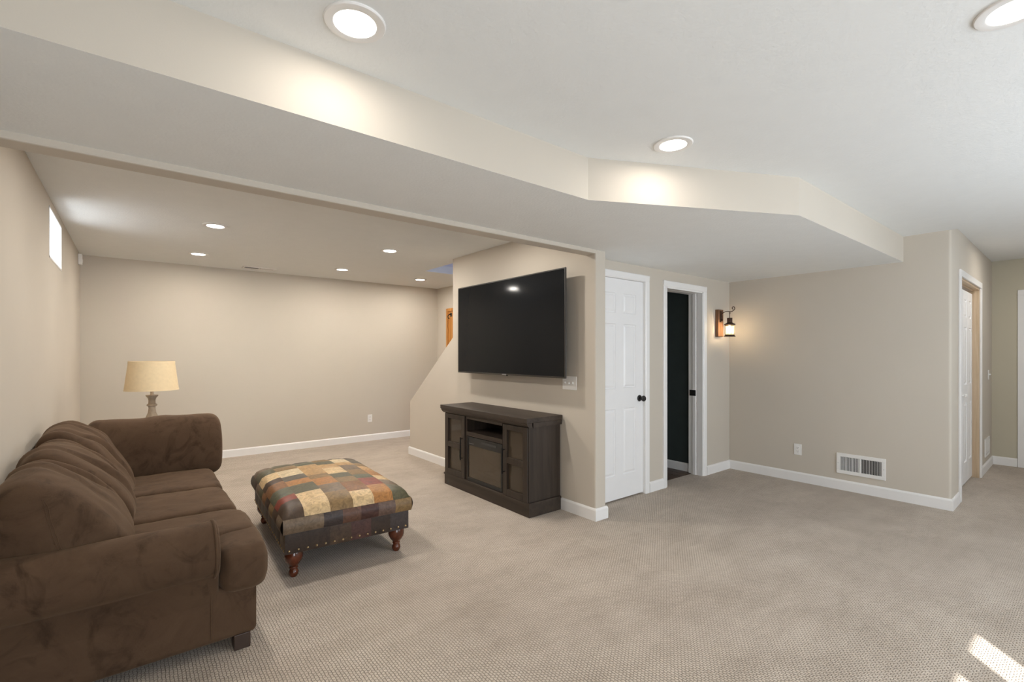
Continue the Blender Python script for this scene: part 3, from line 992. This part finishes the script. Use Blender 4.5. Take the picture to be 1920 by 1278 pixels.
build('shelf', MB().box(fx + 0.0, xb - 0.012, 3.336, 3.909, 0.553, 0.595), EY, cb, bevel=0.002)
for yc, lb in ((3.165, 0), (4.10, 1)):
    build('shelf', MB().box(fx + 0.03, xb - 0.012, yc - 0.15, yc + 0.15, 0.42, 0.436), EY, cb)


def cab_door(ya, yb, hy):
    m_ = MB()
    z0, z1 = 0.122, 0.738
    s0, s1 = 0.058, 0.058
    xf, xk = fx - 0.012, fx + 0.014
    m_.box(xf, xk, ya, ya + s0, z0, z1).box(xf, xk, yb - s1, yb, z0, z1)
    m_.box(xf, xk, ya + s0, yb - s1, z0, z0 + 0.052).box(xf, xk, ya + s0, yb - s1, z1 - 0.046, z1).box(xf, xk, ya + s0, yb - s1, 0.402, 0.452)
    d = build('door', m_, E_, cb, bevel=0.002)
    for a, b2 in ((z0 + 0.052, 0.402), (0.452, z1 - 0.046)):
        build('pane', MB().box(fx + 0.010, fx + 0.013, ya + s0, yb - s1, a, b2), M['smoked'], d)
    h = MB().tube([(xf - 0.026, hy, 0.310), (xf - 0.026, hy, 0.532)], 0.0068, 10)
    for z in (0.325, 0.517):
        h.tube([(xf, hy, z), (xf - 0.026, hy, z)], 0.0045, 8)
    hd_ = build('handle', h, M['handleblack'], d, smooth=True)
    hd_['label'] = 'slim black bar handle'


cab_door(2.984, 3.316, 3.288)
cab_door(3.932, 4.302, 3.965)
# electric fire insert
ins = MB()
ya, yb, za, zb = 3.340, 3.905, 0.124, 0.548
ins.box(fx + 0.002, fx + 0.018, ya, ya + 0.022, za, zb).box(fx + 0.002, fx + 0.018, yb - 0.022, yb, za, zb)
ins.box(fx + 0.002, fx + 0.018, ya + 0.022, yb - 0.022, za, za + 0.030).box(fx + 0.002, fx + 0.018, ya + 0.022, yb - 0.022, zb - 0.012, zb)
ins.box(fx + 0.19, fx + 0.2, ya, yb, za, zb).box(fx + 0.018, fx + 0.19, ya, ya + 0.006, za, zb).box(fx + 0.018, fx + 0.19, yb - 0.006, yb, za, zb).box(fx + 0.018, fx + 0.19, ya, yb, za, za + 0.006)
fi = build('firebox', ins, M['blackplastic'], cb)
cs = build('control_strip', MB().box(fx + 0.004, fx + 0.016, ya + 0.022, yb - 0.022, 0.466, zb - 0.012), M['blackplastic'], fi)
build('heater_outlet', MB().box(fx + 0.0025, fx + 0.006, 3.43, 3.66, 0.502, 0.522), M['slot'], fi)
mk = MB()
for k in range(4):
    mk.box(fx + 0.0034, fx + 0.0042, 3.858 - k * 0.020, 3.866 - k * 0.020, 0.482, 0.487)
build('control_marks', mk, M['grey'], fi)
build('fire_glass', MB().box(fx + 0.008, fx + 0.011, ya + 0.022, yb - 0.022, za + 0.030, 0.466), M['fireglass'], fi)
build('ember_bed', MB().grid(lambda u, v: (fx + 0.02 + 0.15 * v, ya + 0.02 + (yb - ya - 0.04) * u, 0.155 + 0.03 * noise.noise((u * 9, v * 5, 1)) + 0.05 * v), 22, 8), M['ember'], fi, smooth=True)
for (a, b2, r_) in (((fx + 0.06, 3.42, 0.20), (fx + 0.10, 3.80, 0.235), 0.026), ((fx + 0.10, 3.84, 0.22), (fx + 0.06, 3.55, 0.27), 0.022), ((fx + 0.12, 3.45, 0.24), (fx + 0.10, 3.74, 0.315), 0.020)):
    va, vb = Vector(a), Vector(b2)
    pts = [va.lerp(vb, i / 7) + Vector((0, 0, 0.006 * noise.noise((i * 1.3, r_ * 90, 0)))) for i in range(8)]
    build('fire_log', MB().tube(pts, [r_ * (0.85 + 0.25 * abs(noise.noise((i * 0.9, r_ * 50, 3)))) for i in range(8)], 10), M['log'], fi, smooth=True)

# ------------------------------------------------------------------ patchwork ottoman (built in its own frame)
ot = thing('ottoman', (1.121, 3.631, 0), 'large square-cornered leather patchwork ottoman on turned legs in front of the sofa', 'ottoman', rz=-math.radians(3.0))
HX, HY = 0.405, 0.640
LEA = {
    'darkbrown': (0.060, 0.036, 0.022), 'grey': (0.085, 0.070, 0.052), 'olive': (0.080, 0.072, 0.040), 'cream': (0.52, 0.37, 0.20), 'tan': (0.36, 0.22, 0.095),
    'orange': (0.32, 0.145, 0.045), 'rust': (0.19, 0.085, 0.032), 'red': (0.19, 0.040, 0.024), 'green': (0.085, 0.085, 0.052), 'taupe': (0.15, 0.105, 0.068), 'brown': (0.20, 0.125, 0.055),
    'pale': (0.52, 0.41, 0.26), 'slate': (0.048, 0.036, 0.033), 'maroon': (0.066, 0.030, 0.024), 'mauve': (0.120, 0.076, 0.058), 'black': (0.036, 0.022, 0.015), 'umber': (0.11, 0.055, 0.036), 'peach': (0.44, 0.27, 0.13)}
LM = {k: leather('leather_' + k, v) for k, v in LEA.items()}


def top_pt(a, b_, lift=0.0):
    k = (max(0.0, 1 - abs(a) ** 7.0) * max(0.0, 1 - abs(b_) ** 13.0)) ** 0.45
    z = 0.374 + 0.060 * k + 0.030 * (1 - a * a) * (1 - b_ ** 4)
    return Vector((HX * a * (1 - 0.012 * (1 - k)), HY * b_ * (1 - 0.012 * (1 - k)), z + lift))


def patch_top(a0, a1, b0, b1, mat):
    def fn(u, v):
        ed = min(u, 1 - u, v, 1 - v)
        lift = 0.0005 if ed < 0.01 else 0.0060 + 0.002 * noise.noise((a0 * 7 + u * 2, b0 * 7 + v * 2, 4))
        g = 0.006
        p = top_pt(a0 + (a1 - a0) * u, b0 + (b1 - b0) * v, lift)
        return p
    m_ = MB().grid(fn, 5, 5)
    return build('patch', m_, mat, ocush, smooth=True, local=True, angle=80)


def core_top(u, v):
    return top_pt(u * 2 - 1, v * 2 - 1, -0.004)


m_ = MB().grid(core_top, 30, 36)
m_.box(-HX + 0.004, HX - 0.004, -HY + 0.004, HY - 0.004, 0.285, 0.368)
ocush = build('cushion', m_, M['core'], ot, smooth=True, local=True)

edges_a = [-1.0, -0.70, -0.32, 0.03, 0.37, 0.69, 1.0]
cols_ = [
    (['darkbrown', 'red', 'green', 'rust', 'darkbrown', 'cream', 'olive', 'taupe'], 0.0),
    (['cream', 'cream', 'olive', 'orange', 'grey', 'pale', 'brown', 'olive'], -0.05),
    (['brown', 'taupe', 'orange', 'brown', 'tan', 'tan', 'green', 'grey'], 0.04),
    (['cream', 'rust', 'brown', 'olive', 'cream', 'tan', 'olive', 'brown'], -0.03),
    (['orange', 'red', 'green', 'brown', 'taupe', 'tan', 'pale', 'grey'], 0.05),
    (['olive', 'taupe', 'cream', 'orange', 'peach', 'brown', 'grey', 'darkbrown'], -0.02)]
for ci, (seq, sh) in enumerate(cols_):
    n_ = len(seq)
    bs = [-1.0] + [-1 + 2 * k / n_ + sh + 0.04 * math.sin(k * 2.1 + ci) for k in range(1, n_)] + [1.0]
    for k, nm in enumerate(seq):
        patch_top(edges_a[ci], edges_a[ci + 1], bs[k], bs[k + 1], LM[nm])


def patch_side(side, s0, s1, z0, z1, mat, parent, hx, hy, bulge, puff=0.004):
    """side 0 front(-y) 1 right(+x) 2 back(+y) 3 left(-x); s from -1 to 1 along it"""
    def fn(u, v):
        s = s0 + (s1 - s0) * u
        z = z0 + (z1 - z0) * v
        ed = min(u, 1 - u, v, 1 - v)
        d = (0.0 if ed < 0.01 else puff) + bulge * math.sin(PI * v)
        if side == 0:
            return (hx * s, -hy - d, z)
        if side == 1:
            return (hx + d, hy * s, z)
        if side == 2:
            return (-hx * s, hy + d, z)
        return (-hx - d, -hy * s, z)
    return build('patch', MB().grid(fn, 5, 5), mat, parent, smooth=True, local=True, angle=80)


fronts = ['taupe', 'taupe', 'slate', 'umber', 'maroon', 'mauve', 'brown']
lefts = ['grey', 'darkbrown', 'taupe', 'olive', 'rust', 'black', 'brown', 'darkbrown', 'taupe']
for side, seq, hx, hy in ((0, fronts, HX, HY), (1, lefts[::-1], HX, HY), (2, fronts[::-1], HX, HY), (3, lefts, HX, HY)):
    n_ = len(seq)
    for k, nm in enumerate(seq):
        patch_side(side, -1 + 2 * k / n_, -1 + 2 * (k + 1) / n_, 0.286, 0.374, LM[nm], ocush, HX - 0.004, HY - 0.004, 0.014)
rail = build('apron', MB().box(-0.385, 0.385, -0.622, 0.622, 0.165, 0.288), M['core'], ot, local=True)
rf = ['black', 'black', 'darkbrown', 'maroon', 'black', 'slate']
rl = ['black', 'darkbrown', 'grey', 'black', 'darkbrown', 'slate', 'black', 'taupe']
for side, seq in ((0, rf), (1, rl), (2, rf), (3, rl)):
    n_ = len(seq)
    for k, nm in enumerate(seq):
        patch_side(side, -1 + 2 * k / n_, -1 + 2 * (k + 1) / n_, 0.163, 0.288, LM[nm], rail, 0.387, 0.624, 0.0, 0.0035)
nails = MB()
for k in range(15):
    s = -0.365 + k * 0.73 / 14
    for y, d in ((-0.6275, -1), (0.6275, 1)):
        nails.lathe((s, y, 0.183), [(0.0075, 0.0), (0.006, 0.003 * d), (0.003, 0.0052 * d), (0.0, 0.0058 * d)], 10, 'y')
for k in range(24):
    s = -0.605 + k * 1.21 / 23
    for x, d in ((-0.3905, -1), (0.3905, 1)):
        nails.lathe((x, s, 0.183), [(0.0075, 0.0), (0.006, 0.003 * d), (0.003, 0.0052 * d), (0.0, 0.0058 * d)], 10, 'x')
nl = build('nailhead_trim', nails, M['brass'], ot, smooth=True, local=True)
nl['kind'] = 'stuff'
nl['label'] = 'row of brass nailheads'
legp = [(0.0, 0.0), (0.017, 0.0), (0.026, 0.012), (0.029, 0.026), (0.025, 0.040), (0.019, 0.049), (0.025, 0.053), (0.025, 0.059), (0.022, 0.063), (0.035, 0.080), (0.048, 0.100), (0.054, 0.121), (0.053, 0.142), (0.047, 0.160), (0.045, 0.168), (0.0, 0.168)]
for sx in (-0.327, 0.327):
    for sy in (-0.556, 0.556):
        build('leg', MB().lathe((sx, sy, 0.0), legp, 22), M['mahogany'], ot, smooth=True, local=True)

# ------------------------------------------------------------------ sofa
sofa = thing('sofa', (0.0, 3.55, 0), 'dark brown microfibre sectional sofa with rolled arm along the left wall', 'sofa')
SF = M['sofa']
build('base', MB().box(-0.42, 0.455, 2.478, 4.70, 0.06, 0.30), SF, sofa, bevel=0.025, seg=4, smooth=True)
build('back_frame', MB().box(-0.44, -0.26, 2.56, 4.70, 0.28, 0.77), SF, sofa, bevel=0.06, seg=5, smooth=True)
build('end_frame', MB().box(-0.42, 0.50, 4.50, 4.72, 0.28, 0.76), SF, sofa, bevel=0.06, seg=5, smooth=True)


def wrinkle(amp, freq, stretch=(1, 1, 1), seed=0.0):
    def w_(p, half):
        q = Vector((p.x * freq * stretch[0] + seed, p.y * freq * stretch[1] - seed, p.z * freq * stretch[2] + seed * 0.5))
        a = noise.noise(q)
        b2 = noise.noise(q * 2.3 + Vector((5, 1, 2)))
        return amp * (a * 0.7 + 0.5 * (1 - abs(b2) * 2.2) * 0.6)
    return w_


# rolled arm: profile in y-z, extruded along x with rounded front
def arm_prof():
    pts = []
    cy, cz_, r_ = 2.527, 0.472, 0.123
    for k in range(0, 22):
        a = math.radians(-118 - k * 250 / 21)
        pts.append((cy + r_ * math.cos(a) * 1.02, cz_ + r_ * math.sin(a)))
    return pts + [(2.655, 0.32), (2.655, 0.20), (2.482, 0.20)]


ap = arm_prof()
am = MB()
nx = 26
n_ = len(ap)
cyy, czz = 2.55, 0.46
vs = []
for i in range(nx + 1):
    u = i / nx
    x = -0.42 + 0.70 * u
    sink = 1.0 + 0.02 * math.sin(u * 9)
    for (y, z) in ap:
        d = 0.006 * noise.noise((x * 7, y * 9, z * 9)) if z > 0.36 else 0
        vs.append((x, cyy + (y - cyy) * (1 + d * 4), czz + (z - czz) * (1 + d * 4)))
fs = []
for i in range(nx):
    for k in range(n_):
        fs.append((i * n_ + k, i * n_ + (k + 1) % n_, (i + 1) * n_ + (k + 1) % n_, (i + 1) * n_ + k))
fs += [tuple(range(n_)), tuple(range(nx * n_, (nx + 1) * n_))[::-1]]
am.add(vs, fs)
arm = build('armrest', am, SF, sofa, smooth=True, angle=60)
# front panel of the arm with piping
fp = MB()
rings = []
for (dx, sc) in ((0.278, 0.99), (0.288, 1.0), (0.296, 0.97), (0.300, 0.90), (0.302, 0.5)):
    rings.append([(dx, 2.548 + (y - 2.548) * sc, 0.44 + (z - 0.44) * sc) for y, z in ap])
vs = [p for r_ in rings for p in r_]
fs = []
for i in range(len(rings) - 1):
    for k in range(n_):
        fs.append((i * n_ + k, i * n_ + (k + 1) % n_, (i + 1) * n_ + (k + 1) % n_, (i + 1) * n_ + k))
fs.append(tuple(range((len(rings) - 1) * n_, len(rings) * n_)))
fp.add(vs, fs)
fpo = build('arm_front', fp, SF, arm, smooth=True, angle=60)
build('piping', MB().tube([(0.284, 2.548 + (y - 2.548) * 1.01, 0.44 + (z - 0.44) * 1.01) for y, z in ap[:24]], 0.005, 8), SF, arm, smooth=True)
build('side_seam', MB().tube([(0.272, 2.477, 0.09), (0.272, 2.4765, 0.2), (0.273, 2.477, 0.295)], 0.0035, 6), SF, arm, smooth=True)
# feet
for x, y in ((0.395, 2.512), (-0.37, 2.512), (0.395, 4.64), (-0.37, 4.64)):
    build('foot', MB().box(x - 0.035, x + 0.032, y - 0.035, y + 0.035, 0.0, 0.07), M['footwood'], sofa, bevel=0.003)

# seat cushions; the near one is T shaped and wraps the front of the arm
RY = lambda d: Matrix.Rotation(math.radians(d), 4, 'Y')
RX = lambda d: Matrix.Rotation(math.radians(d), 4, 'X')
RZ = lambda d: Matrix.Rotation(math.radians(d), 4, 'Z')


def seat(ya, yb, x1, z1, seed):
    m_ = MB().soft(((-0.12 + x1) / 2, (ya + yb) / 2, (0.29 + z1) / 2), ((x1 + 0.12) / 2, (yb - ya) / 2, (z1 - 0.29) / 2), (7, 9, 4.2), 22, None,
                   wrinkle(0.008, 5.0, (1, 1, 1), seed))
    return build('seat_cushion', m_, SF, sofa, smooth=True, angle=180)


seat(3.09, 3.665, 0.475, 0.495, 3.0)
seat(3.655, 4.29, 0.480, 0.495, 8.0)
sc_ = MB().soft((0.19, 2.88, 0.388), (0.31, 0.215, 0.104), (7, 9, 4.2), 22, None, wrinkle(0.008, 5.0, (1, 1, 1), 1.0))
near = build('seat_cushion', sc_, SF, sofa, smooth=True, angle=180)
wg = MB().soft((0.402, 2.765, 0.372), (0.100, 0.335, 0.104), (4.5, 9, 3.6), 24, None, wrinkle(0.008, 6.0, (1, 1, 1), 2.2))
build('cushion_wing', wg, SF, near, smooth=True, angle=180)


def smooth_closed(pts, n):
    """Catmull-Rom through a closed outline, n points, evenly spread"""
    P = [Vector((p[0], p[1], 0)) for p in pts]
    m = len(P)
    dense = []
    for i in range(m):
        a, b_, c_, d_ = P[i - 1], P[i], P[(i + 1) % m], P[(i + 2) % m]
        for k in range(12):
            t_ = k / 12
            dense.append(0.5 * ((2 * b_) + (c_ - a) * t_ + (2 * a - 5 * b_ + 4 * c_ - d_) * t_ * t_ + (3 * b_ - a - 3 * c_ + d_) * t_ ** 3))
    L = [0.0]
    for i in range(len(dense)):
        L.append(L[-1] + (dense[(i + 1) % len(dense)] - dense[i]).length)
    out, i = [], 0
    for k in range(n):
        tgt = L[-1] * k / n
        while L[i + 1] < tgt:
            i += 1
        f = (tgt - L[i]) / max(1e-9, L[i + 1] - L[i])
        q = dense[i].lerp(dense[(i + 1) % len(dense)], f)
        out.append((q.x, q.y))
    return out


def bolster(prof, s0, s1, R0, R1, axis, seed, amp, folds=(), n=64, sag=0.0, cap=0.030):
    """stuffed cushion: an outline swept from s0 to s1 with rounded ends, creased by noise and by folds (s, angle, width, depth)"""
    pr = smooth_closed(prof, n)
    cx_ = sum(p[0] for p in pr) / n
    cz2 = sum(p[1] for p in pr) / n
    ext = max(math.hypot(p[0] - cx_, p[1] - cz2) for p in pr)
    st = []                                   # (s, scale)
    for k in range(4):
        st.append((s0, (0.12 + 0.22 * k) * (1 - R0 / ext) / 0.9))
    for k in range(1, 9):
        a = PI / 2 * k / 8
        st.append((s0 + R0 * (1 - math.cos(a)) * 0.9, 1 - R0 / ext * (1 - math.sin(a))))
    m_ = 34
    for k in range(1, m_):
        st.append((s0 + R0 * 0.9 + (s1 - s0 - 0.9 * (R0 + R1)) * k / m_, 1.0))
    for k in range(8, 0, -1):
        a = PI / 2 * k / 8
        st.append((s1 - R1 * (1 - math.cos(a)) * 0.9, 1 - R1 / ext * (1 - math.sin(a))))
    for k in range(3, -1, -1):
        st.append((s1, (0.12 + 0.22 * k) * (1 - R1 / ext) / 0.9))
    vs = []
    for s_, sc_ in st:
        u = (s_ - s0) / (s1 - s0)
        for k, (a, z) in enumerate(pr):
            da, dz_ = a - cx_, z - cz2
            l = math.hypot(da, dz_) or 1
            q = Vector((a * 5 + seed, z * 5 - seed, s_ * 6.5 + seed))
            d = amp * (0.8 * noise.noise(q * 0.8) + 0.35 * noise.noise(q * 1.9 + Vector((3, 3, 3))))
            for (fs_, fk, fw, fd, sl) in folds:     # a crease running across the outline
                g = (s_ - fs_ - sl * (k / n - fk)) / fw
                w_ = math.exp(-((k / n - fk) / 0.16) ** 2)
                d -= fd * math.exp(-g * g) * w_
                d += 0.55 * fd * math.exp(-((g - 2.0) / 1.3) ** 2) * w_
            d *= min(1.0, sc_ * 1.1)
            d -= sag * (2 * u - 1) ** 2 * (0.5 + 0.5 * dz_ / ext)
            r_ = sc_ + d / l
            bul = 0.0
            if s_ == s0 or s_ == s1:
                bul = (cap if s_ == s1 else -cap) * (1 - (sc_ / (1 - R0 / ext + 1e-6)) ** 2)
            pa, pz = cx_ + da * r_, cz2 + dz_ * r_
            vs.append((pa, s_ + bul, pz) if axis == 'y' else (s_ + bul, pa, pz))
    fs = []
    for i in range(len(st) - 1):
        for k in range(n):
            fs.append((i * n + k, i * n + (k + 1) % n, (i + 1) * n + (k + 1) % n, (i + 1) * n + k))
    fs += [tuple(range(n))[::-1], tuple(range((len(st) - 1) * n, len(st) * n))]
    return MB().add(vs, fs)


def back(prof, s0, s1, R0, R1, axis, seed, amp, folds=(), sag=0.0, cap=0.030):
    return build('back_cushion', bolster(prof, s0, s1, R0, R1, axis, seed, amp, folds, sag=sag, cap=cap), SF, sofa, smooth=True, angle=180)


# outline (x, z) of the back cushions: from the wall over the crest and down the rounded front
BP = [(-0.43, 0.60), (-0.435, 0.76), (-0.405, 0.855), (-0.325, 0.885), (-0.235, 0.845), (-0.150, 0.780), (-0.078, 0.700), (-0.022, 0.605), (0.004, 0.510), (-0.030, 0.440), (-0.20, 0.435), (-0.38, 0.46)]
b1 = back([(x, z - 0.010) for x, z in BP], 2.555, 3.13, 0.10, 0.075, 'y', 4.0, 0.020, [(3.02, 0.34, 0.020, 0.020, 0.25), (2.85, 0.28, 0.03, 0.010, -0.2)], 0.02)
back([(x + 0.004, z + 0.004) for x, z in BP], 3.10, 3.70, 0.075, 0.075, 'y', 9.5, 0.022, [(3.30, 0.40, 0.022, 0.022, 0.35), (3.52, 0.42, 0.02, 0.018, -0.3), (3.62, 0.33, 0.018, 0.014, 0.2)], 0.02)
back([(x, z + 0.035 * (z > 0.7)) for x, z in BP], 3.67, 4.31, 0.075, 0.08, 'y', 14.0, 0.020, [(3.84, 0.44, 0.022, 0.024, 0.3), (3.98, 0.36, 0.02, 0.012, -0.2), (4.15, 0.30, 0.03, 0.012, 0.25)], 0.02)
EP = [(4.280, 0.450), (4.255, 0.52), (4.262, 0.64), (4.295, 0.76), (4.35, 0.845), (4.43, 0.880), (4.51, 0.865), (4.55, 0.78), (4.555, 0.62), (4.545, 0.45), (4.43, 0.435), (4.34, 0.437)]
eb = back(EP, -0.26, 0.545, 0.08, 0.085, 'x', 20.0, 0.012, [(0.05, 0.35, 0.05, 0.008, 0.3)], cap=0.012)
# piped seam down the outer end of the near cushion
from mathutils.bvhtree import BVHTree
bt = BVHTree.FromPolygons([v.co.copy() for v in b1.data.vertices], [tuple(p.vertices) for p in b1.data.polygons])
off_ = frame_loc(b1)
for dx in (0.0, 0.011):
    pts = []
    for k in range(12):
        f_ = k / 11
        hit = bt.find_nearest(Vector((-0.268 + dx + 0.045 * f_, 2.50, 0.815 - 0.235 * f_)) - off_)
        pts.append(hit[0] + off_)
    build('cushion_seam', MB().tube(pts, 0.0024, 6), SF, b1, smooth=True)

# ------------------------------------------------------------------ end table and lamp
ex, ey = 0.125, 5.28
t = thing('end_table', (ex, ey, 0), 'small dark wooden end table hidden behind the sofa, holding the lamp', 'table')
build('table_top', MB().box(ex - 0.26, ex + 0.26, ey - 0.26, ey + 0.26, 0.515, 0.54), M['espresso_y'], t, bevel=0.004)
for sx in (-0.225, 0.225):
    for sy in (-0.225, 0.225):
        build('leg', MB().box(ex + sx - 0.02, ex + sx + 0.02, ey + sy - 0.02, ey + sy + 0.02, 0, 0.515), M['espresso'], t, bevel=0.002)
build('apron', MB().box(ex - 0.22, ex + 0.22, ey - 0.22, ey + 0.22, 0.455, 0.515), M['espresso'], t)
lp = thing('table_lamp', (ex, ey, 0.54), 'table lamp with cream drum shade and weathered turned base behind the sofa', 'lamp')
lx, ly = 0.133, ey
body = [(0.0, 0.54), (0.085, 0.54), (0.085, 0.56), (0.06, 0.575), (0.045, 0.59), (0.055, 0.61), (0.072, 0.66), (0.072, 0.71), (0.052, 0.775), (0.030, 0.83), (0.025, 0.865), (0.026, 0.885),
        (0.038, 0.893), (0.038, 0.902), (0.026, 0.912), (0.025, 0.94), (0.030, 0.960), (0.045, 0.978), (0.046, 0.986), (0.0, 0.986)]
build('lamp_body', MB().lathe((lx, ly, 0), body, 28), M['lampbody'], lp, smooth=True, angle=50)
build('socket', MB().lathe((lx, ly, 0), [(0.012, 0.98), (0.013, 1.04), (0.018, 1.05), (0.018, 1.10), (0.0, 1.10)], 16), M['lampbody'], lp, smooth=True)
r0, r1, z0, z1 = 0.196, 0.166, 1.030, 1.283
prof = [(r0, z0), (r1, z1), (r1 - 0.003, z1), (r0 - 0.003, z0), (r0, z0)]


def ring_lathe(c_, pr, seg):
    m_ = MB()
    vs = []
    for r_, z in pr[:-1]:
        vs += [(c_[0] + r_ * math.cos(2 * PI * k / seg), c_[1] + r_ * math.sin(2 * PI * k / seg), z) for k in range(seg)]
    n2 = len(pr) - 1
    fs = [(i * seg + k, i * seg + (k + 1) % seg, ((i + 1) % n2) * seg + (k + 1) % seg, ((i + 1) % n2) * seg + k) for i in range(n2) for k in range(seg)]
    return m_.add(vs, fs)


sh = build('lamp_shade', ring_lathe((lx, ly), prof, 48), M['shade'], lp, smooth=True)
sl = (r0 - r1) / (z1 - z0)
for za, zb in ((z0 - 0.001, z0 + 0.012), (z1 - 0.012, z1 + 0.001)):
    ra, rb = r0 - (za - z0) * sl + 0.0018, r0 - (zb - z0) * sl + 0.0018
    build('shade_binding', ring_lathe((lx, ly), [(ra, za), (rb, zb), (rb - 0.006, zb), (ra - 0.006, za), (ra, za)], 48), M['shadetrim'], sh, smooth=True)
m_ = MB()
for a in (0.4, 0.4 + 2 * PI / 3, 0.4 + 4 * PI / 3):
    m_.tube([(lx, ly, 1.25), (lx + 0.168 * math.cos(a), ly + 0.168 * math.sin(a), 1.262)], 0.0018, 6)
m_.tube([(lx, ly, 1.09), (lx + 0.03, ly, 1.15), (lx + 0.02, ly, 1.22), (lx, ly, 1.25)], 0.0018, 6)
build('shade_spider', m_, M['brass'], sh)

# ------------------------------------------------------------------ wall sconce
sx_ = 5.245
sy_ = 2.655
sc = thing('wall_sconce', (sx_, YD, 1.69), 'rustic wall lantern with lit bulb on a wooden backplate beside the dark doorway', 'wall light')
build('backplate', MB().box(5.188, 5.302, YD - 0.038, YD, 1.543, 1.852), M['barn'], sc, bevel=0.004)
build('bracket', MB().box(5.225, 5.265, YD - 0.046, YD - 0.036, 1.71, 1.835).lathe((5.245, YD - 0.046, 1.735), [(0.012, 0.0), (0.010, -0.012), (0.0, -0.016)], 12, 'y'), M['rust'], sc, bevel=0.002)
pts = [(5.245, YD - 0.04, 1.795), (5.245, YD - 0.06, 1.812), (5.245, YD - 0.09, 1.825), (5.245, YD - 0.12, 1.827), (5.245, YD - 0.145, 1.822), (5.245, YD - 0.165, 1.822), (5.245, YD - 0.185, 1.835)]
for k in range(11):
    a = math.radians(-60 + k * 33)
    rr = 0.022 - 0.0012 * k
    pts.append((5.245, YD - 0.190 - rr * math.cos(a) * 0.9 + 0.01, 1.858 + rr * math.sin(a)))
build('arm', MB().tube(pts, 0.0042, 8), M['rust'], sc, smooth=True)
lk = MB().tube([(sx_ + 0.010 * math.cos(k * PI / 5), sy_, 1.808 + 0.014 * math.sin(k * PI / 5)) for k in range(10)], 0.0028, 6, close=True)
lk.tube([(sx_, sy_, 1.796), (sx_, sy_, 1.750)], 0.0035, 8)
build('hanger', lk, M['rust'], sc, smooth=True)
cap = [(0.0, 1.752), (0.027, 1.752), (0.029, 1.745), (0.027, 1.742), (0.027, 1.702), (0.034, 1.694), (0.058, 1.682), (0.060, 1.676), (0.053, 1.672), (0.047, 1.664), (0.0, 1.664)]
build('lantern_cap', MB().lathe((sx_, sy_, 0), cap, 26), M['rust'], sc, smooth=True, angle=40)
build('lantern_base', MB().lathe((sx_, sy_, 0), [(0.0, 1.566), (0.046, 1.566), (0.048, 1.558), (0.058, 1.550), (0.060, 1.543), (0.0, 1.543)], 26), M['rust'], sc, smooth=True, angle=40)
build('lantern_glass', ring_lathe((sx_, sy_), [(0.045, 1.565), (0.045, 1.667), (0.0435, 1.667), (0.0435, 1.565), (0.045, 1.565)], 26), M['lantern_glass'], sc, smooth=True)
for k in range(4):
    a = PI / 4 + k * PI / 2
    build('cage_bar', MB().tube([(sx_ + 0.048 * math.cos(a), sy_ + 0.048 * math.sin(a), 1.56), (sx_ + 0.048 * math.cos(a), sy_ + 0.048 * math.sin(a), 1.668)], 0.0022, 6), M['rust'], sc)
build('bulb', MB().lathe((sx_, sy_, 0), [(0.0, 1.585), (0.009, 1.587), (0.018, 1.598), (0.022, 1.614), (0.018, 1.632), (0.010, 1.645), (0.009, 1.663), (0.0, 1.664)], 16), M['bulb'], sc, smooth=True)
bl = light('bulb_lamp', 'POINT', (0, 0, 0), 14.0, (1.0, 0.82, 0.62), shadow_soft_size=0.024)
bl.parent = sc
bl.location = (sx_ - sc.location.x, sy_ - sc.location.y, 1.614 - sc.location.z)
